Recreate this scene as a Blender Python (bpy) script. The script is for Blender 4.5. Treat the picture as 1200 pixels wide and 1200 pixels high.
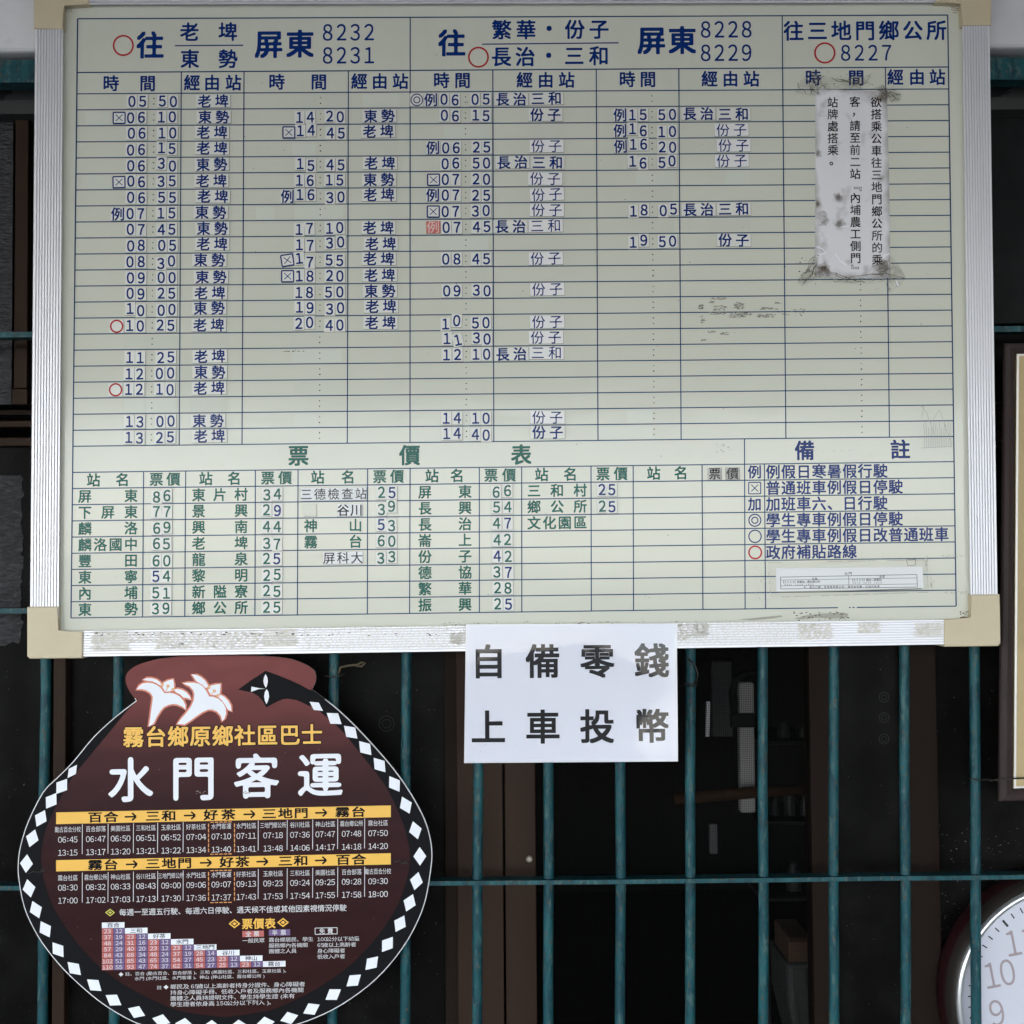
import bpy, bmesh, math, random
import numpy as np
from mathutils import Vector, Matrix
from mathutils.geometry import tessellate_polygon

for o in list(bpy.data.objects): bpy.data.objects.remove(o)
SC = bpy.context.scene
COL = SC.collection
R = math.radians
rnd = random.Random(7)

# ------------------------------------------------------------------ camera
F = 1500.0                                   # focal length in photo pixels (photo 1200 wide)
CAM = np.array([-0.0305, -2.5693, 1.5487])
YAW, PIT, ROL = 0.00965, 0.03639, -0.00781
def _basis():
    cy, sy = math.cos(YAW), math.sin(YAW); cp, sp = math.cos(PIT), math.sin(PIT)
    f = np.array([sy*cp, cy*cp, sp]); r0 = np.array([cy, -sy, 0.0]); u0 = np.cross(r0, f)
    c, s = math.cos(ROL), math.sin(ROL)
    return c*r0 + s*u0, -s*r0 + c*u0, f
RT, UP, FW = _basis()
cd = bpy.data.cameras.new('camera'); cam = bpy.data.objects.new('camera', cd); COL.objects.link(cam)
m = Matrix.Identity(4)
for i in range(3):
    m[i][0], m[i][1], m[i][2], m[i][3] = RT[i], UP[i], -FW[i], CAM[i]
cam.matrix_world = m
cd.sensor_width = 36; cd.lens = F/1200*36; cd.clip_start = 0.05; cd.clip_end = 500
SC.camera = cam

# ------------------------------------------------------------------ world, sun, exposure
SUN_EL, SUN_AZ = R(52), R(-28)               # azimuth measured from -y (behind the photographer) towards -x
W = bpy.data.worlds.new('World'); SC.world = W; W.use_nodes = True
nt = W.node_tree; bg = nt.nodes['Background']
sky = nt.nodes.new('ShaderNodeTexSky'); sky.sky_type = 'NISHITA'; sky.sun_disc = False
sky.sun_elevation = SUN_EL; sky.sun_rotation = R(180) - SUN_AZ
sky.dust_density = 0.6; sky.air_density = 1.0; sky.ozone_density = 1.0
hs = nt.nodes.new('ShaderNodeHueSaturation'); hs.inputs['Saturation'].default_value = .38      # thin overcast: a paler sky
nt.links.new(sky.outputs[0], hs.inputs['Color'])
tn = nt.nodes.new('ShaderNodeMix'); tn.data_type = 'RGBA'; tn.blend_type = 'MULTIPLY'; tn.inputs['Factor'].default_value = 1
nt.links.new(hs.outputs[0], tn.inputs['A']); tn.inputs['B'].default_value = (.985, 1.0, 1.03, 1)
nt.links.new(tn.outputs['Result'], bg.inputs[0]); bg.inputs[1].default_value = 0.15
sl = bpy.data.lights.new('sun', 'SUN'); sl.energy = 1.0; sl.angle = R(14); sl.color = (1, .98, .95)
so = bpy.data.objects.new('sun', sl); COL.objects.link(so)
sd = Vector((math.sin(SUN_AZ)*math.cos(SUN_EL), -math.cos(SUN_AZ)*math.cos(SUN_EL), math.sin(SUN_EL)))
so.rotation_euler = sd.to_track_quat('Z', 'Y').to_euler()
SC.view_settings.view_transform = 'Standard'; SC.view_settings.look = 'None'
SC.view_settings.gamma = 1.0; SC.view_settings.exposure = 3.06
SC.cycles.use_denoising = True
SC.cycles.max_bounces = 8; SC.cycles.diffuse_bounces = 4; SC.cycles.transparent_max_bounces = 16

# ------------------------------------------------------------------ helpers
def P(px, py, y):
    """photo pixel -> point on the vertical plane at depth y (arrays allowed)"""
    px = np.asarray(px, float); py = np.asarray(py, float)
    d = FW + ((px-600)/F)[..., None]*RT - ((py-600)/F)[..., None]*UP
    t = (np.asarray(y, float) - CAM[1])/d[..., 1]
    return CAM + t[..., None]*d
def mpp(y): return (y-CAM[1])/F              # metres per photo pixel at depth y

class MB:
    def __init__(s): s.v = []; s.n = 0; s.f = []; s.mi = []; s.mats = []; s.smooth = []
    def mat(s, m):
        if m not in s.mats: s.mats.append(m)
        return s.mats.index(m)
    def add(s, verts, faces, m, smooth=False):
        verts = np.asarray(verts, float).reshape(-1, 3); b = s.n
        s.v.append(verts); s.n += len(verts); k = s.mat(m)
        for f in faces:
            s.f.append(tuple(b+i for i in f)); s.mi.append(k); s.smooth.append(smooth)
    def build(s, name, parent=None, origin=None):
        v = np.concatenate(s.v) if s.v else np.zeros((0, 3))
        if parent is not None: o0 = np.array(parent['_o'])
        else: o0 = np.array(origin, float) if origin is not None else (v.min(0)+v.max(0))/2
        me = bpy.data.meshes.new(name)
        me.from_pydata((v-o0).tolist(), [], s.f)
        for mm in s.mats: me.materials.append(mm)
        me.polygons.foreach_set('material_index', s.mi)
        me.polygons.foreach_set('use_smooth', s.smooth)
        me.update()
        o = bpy.data.objects.new(name, me); COL.objects.link(o)
        if parent is not None:
            o.parent = parent; o['_o'] = [float(t_) for t_ in o0]
        else:
            o.location = o0; o['_o'] = [float(t_) for t_ in o0]
        return o
def tag(o, label=None, cat=None, group=None, kind=None):
    if label: o['label'] = label
    if cat: o['category'] = cat
    if group: o['group'] = group
    if kind: o['kind'] = kind
    return o
def thing(name, loc, label, cat, group=None):
    o = bpy.data.objects.new(name, None); COL.objects.link(o); o.location = Vector(loc); o['_o'] = [float(c) for c in loc]
    o.empty_display_size = .05
    return tag(o, label, cat, group)

BOXF = [(0,1,2,3),(4,7,6,5),(0,4,5,1),(1,5,6,2),(2,6,7,3),(3,7,4,0)]
def box(mb, x0, x1, y0, y1, z0, z1, m):
    v = [(x0,y0,z0),(x1,y0,z0),(x1,y0,z1),(x0,y0,z1),(x0,y1,z0),(x1,y1,z0),(x1,y1,z1),(x0,y1,z1)]
    mb.add(v, BOXF, m)
def bevbox(mb, x0, x1, y0, y1, z0, z1, m, b=.003, seg=2):
    bm = bmesh.new(); bmesh.ops.create_cube(bm, size=1)
    for v in bm.verts:
        v.co = Vector((x0+(v.co.x+.5)*(x1-x0), y0+(v.co.y+.5)*(y1-y0), z0+(v.co.z+.5)*(z1-z0)))
    bmesh.ops.bevel(bm, geom=bm.edges[:], offset=b, segments=seg, affect='EDGES', profile=.5)
    addbm(mb, bm, m)
def addbm(mb, bm, m, smooth=False):
    bm.verts.index_update()
    mb.add([tuple(v.co) for v in bm.verts], [tuple(v.index for v in f.verts) for f in bm.faces], m, smooth); bm.free()
def pbox(mb, px0, py0, px1, py1, yf, yb, m, bev=0):
    """box whose front face covers a photo rectangle at depth yf"""
    a = P(px0, py1, yf); b = P(px1, py0, yf)
    if bev: bevbox(mb, a[0], b[0], yf, yb, a[2], b[2], m, bev)
    else: box(mb, a[0], b[0], yf, yb, a[2], b[2], m)
def poly(mb, pts, y, m, up=None):
    """flat polygon from photo points on the plane y"""
    pts = np.asarray(pts, float)
    w = P(pts[:,0], pts[:,1], y)
    tri = tessellate_polygon([[Vector((p[0], -p[1], 0)) for p in pts]])
    fs = []
    for t in tri:
        a, b, c = (pts[i] for i in t)
        cr = (b[0]-a[0])*(c[1]-a[1])-(b[1]-a[1])*(c[0]-a[0])
        fs.append(tuple(t) if cr < 0 else (t[0], t[2], t[1]))
    mb.add(w, fs, m)
def prism(mb, pts, yf, yb, mf, ms=None, bev=0, segs=2):
    """photo outline at yf extruded back to yb, with an optional bevelled front edge"""
    pts = np.asarray(pts, float); w = P(pts[:,0], pts[:,1], yf)
    bm = bmesh.new()
    fv = [bm.verts.new(p) for p in w]; bv = [bm.verts.new((p[0], yb, p[2])) for p in w]
    n = len(w)
    area = sum(pts[i][0]*pts[(i+1)%n][1]-pts[(i+1)%n][0]*pts[i][1] for i in range(n))
    order = list(range(n)) if area < 0 else list(range(n))[::-1]
    f = bm.faces.new([fv[i] for i in order])
    bm.faces.new([bv[i] for i in reversed(order)])
    for k in range(n):
        i, j = order[k], order[(k+1)%n]
        bm.faces.new([fv[j], fv[i], bv[i], bv[j]])
    if bev:
        bmesh.ops.bevel(bm, geom=list(f.edges), offset=bev, segments=segs, affect='EDGES', profile=.5)
    if not bev:
        bm.free(); poly(mb, pts, yf, mf)
        vs = [tuple(q) for q in w]+[(q[0], yb, q[2]) for q in w]
        mb.add(vs, [(order[(k+1) % n], order[k], n+order[k], n+order[(k+1) % n]) for k in range(n)], ms or mf)
        return
    bmesh.ops.triangulate(bm, faces=[q for q in bm.faces if len(q.verts) > 4])
    bm.verts.index_update()
    vs = [tuple(v.co) for v in bm.verts]
    fr = []; sd_ = []
    for q in bm.faces:
        (fr if all(abs(v.co.y-yf) < 1e-6 for v in q.verts) else sd_).append(tuple(v.index for v in q.verts))
    mb.add(vs, fr, mf); mb.add(vs, sd_, ms or mf); bm.free()
def line(mb, x0, y0, x1, y1, w, y, m):
    dx, dy = x1-x0, y1-y0; L = math.hypot(dx, dy) or 1; nx, ny = -dy/L*w/2, dx/L*w/2
    q = np.array([(x0+nx,y0+ny),(x1+nx,y1+ny),(x1-nx,y1-ny),(x0-nx,y0-ny)])
    mb.add(P(q[:,0], q[:,1], y), [(0,1,2,3)], m)
def pline(mb, pts, w, y, m):
    for k, (a, b) in enumerate(zip(pts, pts[1:])): line(mb, a[0], a[1], b[0], b[1], w, y-1e-5*(k % 2), m)
def ring(mb, cx, cy, r, w, y, m, n=44, ry=None):
    ry = ry or r; a = np.linspace(0, 2*math.pi, n, endpoint=False)
    o = P(cx+(r+w/2)*np.cos(a), cy-(ry+w/2)*np.sin(a), y); i = P(cx+(r-w/2)*np.cos(a), cy-(ry-w/2)*np.sin(a), y)
    mb.add(np.concatenate([o, i]), [(k, (k+1)%n, n+(k+1)%n, n+k) for k in range(n)], m)
def tube(mb, pts, r, m, n=10, caps=True):
    pts = [Vector(p) for p in pts]; rr = r if hasattr(r, '__len__') else [r]*len(pts); vs = []; fs = []
    ref = Vector((0, 1, 0))
    for i, p in enumerate(pts):
        t = (pts[min(i+1, len(pts)-1)]-pts[max(i-1, 0)]).normalized()
        rf = ref if abs(t.dot(ref)) < .9 else Vector((1, 0, 0))
        a = t.cross(rf).normalized(); b = t.cross(a).normalized()
        for k in range(n):
            an = 2*math.pi*k/n; vs.append(p+a*math.cos(an)*rr[i]+b*math.sin(an)*rr[i])
    for i in range(len(pts)-1):
        for k in range(n):
            fs.append((i*n+k, i*n+(k+1)%n, (i+1)*n+(k+1)%n, (i+1)*n+k))
    if caps:
        fs.append(tuple(range(n))[::-1]); e = (len(pts)-1)*n; fs.append(tuple(range(e, e+n)))
    mb.add([tuple(v) for v in vs], fs, m, True)
def lathe(mb, c, prof, m, n=72):
    """rings (radius, y) round an axis along y through c=(x,z)"""
    vs = []; fs = []
    for r, y in prof:
        for k in range(n):
            a = 2*math.pi*k/n; vs.append((c[0]+r*math.cos(a), y, c[1]+r*math.sin(a)))
    for i in range(len(prof)-1):
        for k in range(n): fs.append((i*n+k, i*n+(k+1)%n, (i+1)*n+(k+1)%n, (i+1)*n+k))
    mb.add(vs, fs, m, True)
def specks(mb, x0, y0, x1, y1, n, s0, s1, y, m, flat=1.0):
    """small irregular flecks of dirt or glue"""
    for k in range(n):
        cx, cy = rnd.uniform(x0, x1), rnd.uniform(y0, y1); s = rnd.uniform(s0, s1); q = rnd.randint(5, 8)
        a = [2*math.pi*i/q for i in range(q)]
        pts = [(cx+s*rnd.uniform(.5, 1.2)*math.cos(t)*flat, cy+s*rnd.uniform(.4, 1.1)*math.sin(t)) for t in a]
        w = P(np.array(pts)[:,0], np.array(pts)[:,1], y - 1e-6*(k % 40))
        mb.add(w, [tuple(range(q))[::-1]], m)

# ------------------------------------------------------------------ glyphs (the built-in font, corners rounded off)
_tc = bpy.data.curves.new('tmp', 'FONT'); _to = bpy.data.objects.new('tmp', _tc); COL.objects.link(_to)
_gc = {}
def glyph(ch, rad=0.035, res=3):
    key = (ch, rad, res)
    if key in _gc: return _gc[key]
    _tc.body = ch; _tc.size = 1
    dg = bpy.context.evaluated_depsgraph_get(); dg.update()
    ev = _to.evaluated_get(dg); cu = ev.to_curve(dg)
    nc = bpy.data.curves.new('g', 'CURVE'); nc.dimensions = '2D'; nc.fill_mode = 'BOTH'
    for sp in cu.splines:
        bp = sp.bezier_points; n = len(bp)
        if n < 2: continue
        pts = []; cor = []
        for i in range(n):
            a = bp[i]; b = bp[(i+1) % n]; pr = bp[(i-1) % n]
            p0, p1, p2, p3 = (np.array(q[:2]) for q in (a.co, a.handle_right, b.handle_left, b.co))
            ti = p0-np.array(a.handle_left[:2])
            if np.linalg.norm(ti) < 1e-5: ti = p0-np.array(pr.handle_right[:2])
            if np.linalg.norm(ti) < 1e-5: ti = p0-np.array(pr.co[:2])
            to = p1-p0
            if np.linalg.norm(to) < 1e-5: to = p2-p0
            if np.linalg.norm(to) < 1e-5: to = p3-p0
            ti = ti/(np.linalg.norm(ti)+1e-9); to = to/(np.linalg.norm(to)+1e-9)
            pts.append(p0); cor.append(float(ti@to) < .8)
            d = p3-p0; L = np.linalg.norm(d)+1e-9
            ds = max(abs(d[0]*(q-p0)[1]-d[1]*(q-p0)[0])/L for q in (p1, p2))
            if ds > .004:
                for k in range(1, res+1):
                    t = k/(res+1)
                    pts.append((1-t)**3*p0+3*(1-t)**2*t*p1+3*(1-t)*t*t*p2+t**3*p3); cor.append(False)
        mm = len(pts); out = []
        for i in range(mm):
            if not cor[i] or rad <= 0: out.append(pts[i]); continue
            a, b, c = pts[i-1], pts[i], pts[(i+1) % mm]
            la, lc = np.linalg.norm(a-b), np.linalg.norm(c-b)
            q0 = b+(a-b)/(la+1e-9)*min(rad, .46*la); q2 = b+(c-b)/(lc+1e-9)*min(rad, .46*lc)
            out += [q0, .25*q0+.5*b+.25*q2, q2]
        s = nc.splines.new('POLY'); s.points.add(len(out)-1)
        for k, p in enumerate(out): s.points[k].co = (p[0], p[1], 0, 1)
        s.use_cyclic_u = True
    o = bpy.data.objects.new('g', nc); COL.objects.link(o)
    dg = bpy.context.evaluated_depsgraph_get(); dg.update()
    me = bpy.data.meshes.new_from_object(o.evaluated_get(dg))
    v = np.empty(len(me.vertices)*3); me.vertices.foreach_get('co', v); v = v.reshape(-1, 3)[:, :2].copy()
    fs = []
    for p in me.polygons:
        i = list(p.vertices); a, b, c = v[i[0]], v[i[1]], v[i[2]]
        cr = (b[0]-a[0])*(c[1]-a[1])-(b[1]-a[1])*(c[0]-a[0])
        fs.append(tuple(i) if cr > 0 else tuple(reversed(i)))
    bpy.data.objects.remove(o); bpy.data.curves.remove(nc); bpy.data.meshes.remove(me)
    ev.to_curve_clear()
    # centre on the em box
    if len(v): v = v-np.array([.5, .37])
    _gc[key] = (v, fs); return _gc[key]
FULL = {c: chr(ord(c)+0xFEE0) for c in '0123456789'}
def gl(ch, rad=.035, res=3):
    v, f = glyph(FULL.get(ch, ch), rad, res)
    if ch in '()' and len(v): v = v-np.array([(v[:, 0].min()+v[:, 0].max())/2, .02])
    if ch in FULL: v = v*np.array([.93, 1.0])+np.array([0, .003])
    return v, f
EMB2 = [(-1, -1), (1, 1)]
EMB4 = [(-1, -1), (1, 1), (-1, 1), (1, -1)]
EMB8 = [(math.cos(a*math.pi/6), math.sin(a*math.pi/6)) for a in range(12)]
def char(mb, ch, px, py, size, m, y, axes=((1, 0), (0, 1)), emb=.018, pat=EMB4, sx=1., sy=1., rad=.035, res=3, yfun=None):
    if ch in ' 　': return
    v, f = gl(ch, rad, res)
    ex, ey = np.array(axes[0]), np.array(axes[1])
    pats = pat if emb > 0 else [(0, 0)]
    for k, (dx, dy) in enumerate(pats):
        q = v+np.array([dx, dy])*emb
        pts = np.array([px, py])+q[:, :1]*size*sx*ex-q[:, 1:]*size*sy*ey
        yy = y if yfun is None else yfun(pts[:, 0], pts[:, 1])+y
        mb.add(P(pts[:, 0], pts[:, 1], yy-2.5e-5*k), f, m)

# ------------------------------------------------------------------ materials
def mat(name, col, rough=.5, metal=0., spec=.5, noise=None, bump=None, coat=0.):
    mm = bpy.data.materials.new(name); mm.use_nodes = True; n = mm.node_tree; b = n.nodes['Principled BSDF']
    b.inputs['Base Color'].default_value = (*col, 1); b.inputs['Roughness'].default_value = rough
    b.inputs['Metallic'].default_value = metal; b.inputs['Specular IOR Level'].default_value = spec
    b.inputs['Coat Weight'].default_value = coat
    tc = n.nodes.new('ShaderNodeTexCoord')
    src = None
    for item in (noise or []):
        # (scale xyz, low, high, colour, strength)
        sc_, lo, hi, c2, st = item
        mp = n.nodes.new('ShaderNodeMapping'); mp.inputs['Scale'].default_value = sc_
        mp.inputs['Location'].default_value = (rnd.random()*9, rnd.random()*9, rnd.random()*9)
        n.links.new(tc.outputs['Object'], mp.inputs[0])
        t = n.nodes.new('ShaderNodeTexNoise'); t.inputs['Scale'].default_value = 1; t.inputs['Detail'].default_value = 6
        t.inputs['Roughness'].default_value = .6
        n.links.new(mp.outputs[0], t.inputs['Vector'])
        r = n.nodes.new('ShaderNodeMapRange'); r.inputs['From Min'].default_value = lo; r.inputs['From Max'].default_value = hi
        r.inputs['To Max'].default_value = st
        n.links.new(t.outputs['Fac'], r.inputs['Value'])
        x = n.nodes.new('ShaderNodeMix'); x.data_type = 'RGBA'
        n.links.new(r.outputs[0], x.inputs['Factor'])
        if src is None: x.inputs['A'].default_value = (*col, 1)
        else: n.links.new(src, x.inputs['A'])
        x.inputs['B'].default_value = (*c2, 1); src = x.outputs['Result']
    if src is not None: n.links.new(src, b.inputs['Base Color'])
    if bump:
        sc_, st, dist = bump
        mp = n.nodes.new('ShaderNodeMapping'); mp.inputs['Scale'].default_value = sc_
        n.links.new(tc.outputs['Object'], mp.inputs[0])
        t = n.nodes.new('ShaderNodeTexNoise'); t.inputs['Scale'].default_value = 1; t.inputs['Detail'].default_value = 4
        n.links.new(mp.outputs[0], t.inputs['Vector'])
        u = n.nodes.new('ShaderNodeBump'); u.inputs['Strength'].default_value = st; u.inputs['Distance'].default_value = dist
        n.links.new(t.outputs['Fac'], u.inputs['Height']); n.links.new(u.outputs[0], b.inputs['Normal'])
    return mm
def s3(a): return (a, a, a)
M = {}
M['board'] = mat('board_enamel', (.572, .580, .500), .13, spec=.30, noise=[(s3(2.2), .4, .75, (.542, .552, .475), 1), (s3(60), .62, .8, (.51, .515, .43), .35), ((5, 1, 26), .66, .8, (.59, .61, .535), .6)], bump=((3, 1, 9), .25, .004))
M['ghost'] = mat('cleaned_patch', (.572, .597, .530), .16, spec=.27)
M['ghost2'] = mat('faded_patch', (.545, .560, .492), .16, spec=.27)
M['line'] = mat('printed_line', (.009, .048, .125), .22, spec=.15)
M['navy'] = mat('navy_lettering', (.004, .026, .150), .22, spec=.15)
M['green'] = mat('green_lettering', (.006, .105, .08), .22, spec=.15)
M['red'] = mat('red_lettering', (.40, .025, .03), .22, spec=.15)
M['black'] = mat('black_lettering', (.012, .012, .014), .22, spec=.15)
M['faded'] = mat('faded_black_lettering', (.05, .05, .055), .22, spec=.15)
M['grime'] = mat('grime', (.11, .10, .083), .8, spec=.2)
M['scuff'] = mat('scuff', (.22, .19, .18), .7)
M['rust'] = mat('rust', (.13, .062, .03), .85)
M['smear'] = mat('brown_smear', (.30, .29, .245), .7)
M['grimelite'] = mat('light_grime', (.33, .33, .28), .6)
M['greylabel'] = mat('grey_label', (.46, .46, .44), .6, noise=[(s3(120), .5, .7, (.3, .3, .28), .8)])
M['tileshade'] = mat('painted_shade_line', (.24, .235, .21), .9)  # shadow tone for the lower and right tile edges, put in as colour
M['scratch'] = mat('pencil_scratch', (.30, .31, .30), .5)
M['tile'] = mat('magnet_face', (.63, .635, .60), .3, noise=[(s3(30), .5, .8, (.55, .55, .51), .6)])
M['tilew'] = mat('new_magnet_face', (.70, .70, .70), .3, noise=[(s3(30), .5, .8, (.62, .62, .6), .5)])
M['tileside'] = mat('magnet_edge', (.16, .15, .13), .8)
M['redtile'] = mat('red_magnet_face', (.50, .09, .07), .4, noise=[(s3(70), .45, .7, (.58, .2, .17), .8)])
M['pinkink'] = mat('pale_lettering', (.62, .45, .42), .4)
M['alu'] = mat('aluminium', (.69, .69, .725), .38, metal=.35, noise=[(s3(40), .6, .8, (.52, .52, .54), .3), (s3(220), .70, .76, (.3, .3, .3), .6)])
M['aludark'] = mat('aluminium_groove', (.56, .56, .59), .5, metal=.3)
M['residue'] = mat('tape_residue', (.60, .575, .51), .85, noise=[(s3(120), .5, .72, (.50, .475, .41), .8)])
M['cream'] = mat('cream_plastic', (.52, .445, .30), .42, noise=[(s3(9), .5, .8, (.47, .395, .26), .8), (s3(90), .68, .8, (.28, .22, .15), .6)])
M['teal'] = mat('teal_paint', (.006, .052, .064), .45, spec=.22, noise=[((38, 38, 11), .42, .62, (.010, .078, .090), 1), ((70, 70, 24), .50, .60, (.004, .034, .047), .9), ((110, 110, 40), .56, .64, (.055, .11, .105), .8), ((170, 170, 90), .60, .66, (.09, .06, .035), .95)], bump=((120, 120, 70), .5, .0015))
M['plaster'] = mat('white_plaster', (.62, .62, .63), .8, noise=[(s3(6), .45, .8, (.55, .55, .56), 1), (s3(40), .6, .8, (.46, .46, .46), .5)], bump=(s3(50), .3, .003))
M['grey'] = mat('grey_lintel', (.038, .039, .039), .8, noise=[(s3(9), .4, .7, (.052, .051, .049), 1)])
M['peel'] = mat('peeled_patch', (.012, .012, .012), .9)
M['brown'] = mat('bronze_frame', (.034, .020, .0135), .5, spec=.08, noise=[((8, 8, 2), .4, .75, (.024, .014, .009), 1), (s3(120), .7, .78, (.13, .12, .11), .6)])
M['brown2'] = mat('dark_bronze_frame', (.014, .0085, .006), .55, spec=.06)
M['gasket'] = mat('black_gasket', (.008, .008, .008), .7, spec=.2)
M['glass'] = mat('dark_glass', (.0045, .0042, .004), .35, spec=.035, noise=[(s3(12), .45, .8, (.011, .0105, .010), 1), (s3(140), .68, .74, (.1, .1, .1), .8)])
M['frost'] = mat('frosted_glass', (.022, .022, .024), .45, spec=.25, noise=[((60, 60, 150), .45, .7, (.055, .055, .06), .9)], bump=((50, 50, 130), .8, .008))
M['greenglass'] = mat('greenish_glass', (.010, .0135, .0125), .4, spec=.07, noise=[(s3(10), .4, .8, (.02, .024, .0225), 1)])
M['etch'] = mat('etched_glass', (.022, .022, .021), .6, spec=.1)
M['room'] = mat('room_wall', (.018, .018, .016), .95, spec=.05)
M['paper'] = mat('laminated_paper', (.63, .64, .725), .55, spec=.2, coat=.4)
M['inklam'] = mat('laminated_black', (.004, .004, .005), .55, spec=.03, coat=.4)
M['lam'] = mat('laminate_edge', (.62, .63, .68), .15)
M['ground'] = mat('concrete', (.20, .20, .195), .85, noise=[(s3(.6), .4, .7, (.16, .16, .155), 1), (s3(30), .5, .8, (.13, .13, .125), .5)])
M['roofc'] = mat('canopy_sheet', (.19, .19, .185), .9, spec=.2)
M['wire'] = mat('rusty_wire', (.03, .026, .022), .5, metal=.4)
M['tie'] = mat('cable_tie', (.01, .01, .01), .4)
M['straw'] = mat('tan_wire', (.075, .055, .03), .7)
M['wood'] = mat('dark_wood', (.040, .026, .024), .55, spec=.2, noise=[((90, 90, 6), .4, .7, (.022, .015, .015), 1), (s3(60), .68, .76, (.2, .18, .17), .6)])
M['mount'] = mat('yellowed_mount', (.44, .335, .165), .55, noise=[(s3(7), .55, .8, (.40, .31, .16), .9), (s3(16), .68, .8, (.2, .15, .08), .7)])
M['fillet'] = mat('silver_fillet', (.6, .58, .55), .4, metal=.5)
M['case'] = mat('maroon_clock_case', (.024, .006, .007), .4, spec=.2)
M['case2'] = mat('dark_clock_rim', (.026, .022, .019), .4, spec=.25)
M['chrome'] = mat('chrome_ring', (.72, .73, .75), .3, metal=.8)
M['dial'] = mat('clock_dial', (.56, .57, .64), .5, spec=.2, coat=.15)
M['numeral'] = mat('mauve_numerals', (.33, .275, .295), .5, spec=.2)
M['postwhite'] = mat('dull_white', (.34, .33, .315), .6, spec=.2)
M['knob'] = mat('tan_knob', (.30, .27, .22), .5)
M['shelf'] = mat('dark_metal_shelf', (.015, .015, .014), .6, spec=.2)
M['jar'] = mat('cloudy_jar', (.035, .038, .036), .35, spec=.2)
M['white'] = mat('white_enamel', (.78, .79, .80), .4)
M['dim'] = mat('grey_enamel', (.10, .10, .10), .6, spec=.2)
M['pole'] = mat('brown_pole', (.036, .019, .010), .7, spec=.1)
M['card'] = mat('cardboard', (.07, .036, .019), .8)
M['bag'] = mat('grey_plastic_bag', (.055, .058, .055), .6, spec=.2)
M['note'] = mat('notice_paper', (.70, .70, .71), .5)
M['notew'] = mat('small_notice_paper', (.74, .75, .77), .5)
M['yellow'] = mat('amber_print', (.78, .44, .06), .4)
M['signwhite'] = mat('white_print', (.74, .76, .82), .4)
M['signblack'] = mat('black_print', (.007, .007, .0085), .55, spec=.06)
M['orange'] = mat('orange_print', (.58, .17, .10), .4)
M['tan'] = mat('tan_print', (.66, .38, .20), .4)
M['dash'] = mat('orange_dash', (.62, .27, .07), .4)
M['purple'] = mat('purple_print', (.125, .075, .20), .4)
M['brick'] = mat('brick_red_print', (.42, .10, .09), .4)
M['dimwhite'] = mat('pale_print', (.60, .60, .62), .4)
M['olive'] = mat('olive_yellow_print', (.55, .50, .08), .4)

# notice paper: brown dirt gathered along the edges
def dirty_paper():
    mm = M['note']; n = mm.node_tree; b = n.nodes['Principled BSDF']
    tc = n.nodes.new('ShaderNodeTexCoord'); sp = n.nodes.new('ShaderNodeSeparateXYZ'); n.links.new(tc.outputs['Generated'], sp.inputs[0])
    def mth(op, a, b_=None):
        q = n.nodes.new('ShaderNodeMath'); q.operation = op
        for i, t in enumerate((a, b_)):
            if t is None: continue
            if isinstance(t, (int, float)): q.inputs[i].default_value = t
            else: n.links.new(t, q.inputs[i])
        return q.outputs[0]
    ex = mth('ABSOLUTE', mth('SUBTRACT', sp.outputs['X'], .5)); ez = mth('ABSOLUTE', mth('SUBTRACT', sp.outputs['Z'], .5))
    e = mth('MAXIMUM', mth('MULTIPLY', ex, 1.0), mth('SUBTRACT', ez, .03))
    def nz(s):
        t = n.nodes.new('ShaderNodeTexNoise'); t.inputs['Scale'].default_value = s; t.inputs['Detail'].default_value = 7
        n.links.new(tc.outputs['Object'], t.inputs['Vector']); return t.outputs['Fac']
    a = mth('ADD', mth('MULTIPLY', mth('SUBTRACT', e, .5), 8.5), mth('MULTIPLY', nz(16), 2.6))
    r = n.nodes.new('ShaderNodeMapRange'); r.inputs['From Min'].default_value = .55; r.inputs['From Max'].default_value = 1.6; r.inputs['To Max'].default_value = .85
    n.links.new(a, r.inputs[0])
    sp2 = n.nodes.new('ShaderNodeMapRange'); sp2.inputs['From Min'].default_value = .57; sp2.inputs['From Max'].default_value = .74; sp2.inputs['To Max'].default_value = .5
    n.links.new(nz(28), sp2.inputs[0])
    fx = mth('MAXIMUM', r.outputs[0], sp2.outputs[0])
    x = n.nodes.new('ShaderNodeMix'); x.data_type = 'RGBA'; x.inputs['A'].default_value = (.66, .655, .685, 1); x.inputs['B'].default_value = (.14, .115, .09, 1)
    n.links.new(fx, x.inputs['Factor']); n.links.new(x.outputs['Result'], b.inputs['Base Color'])
dirty_paper()

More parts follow.
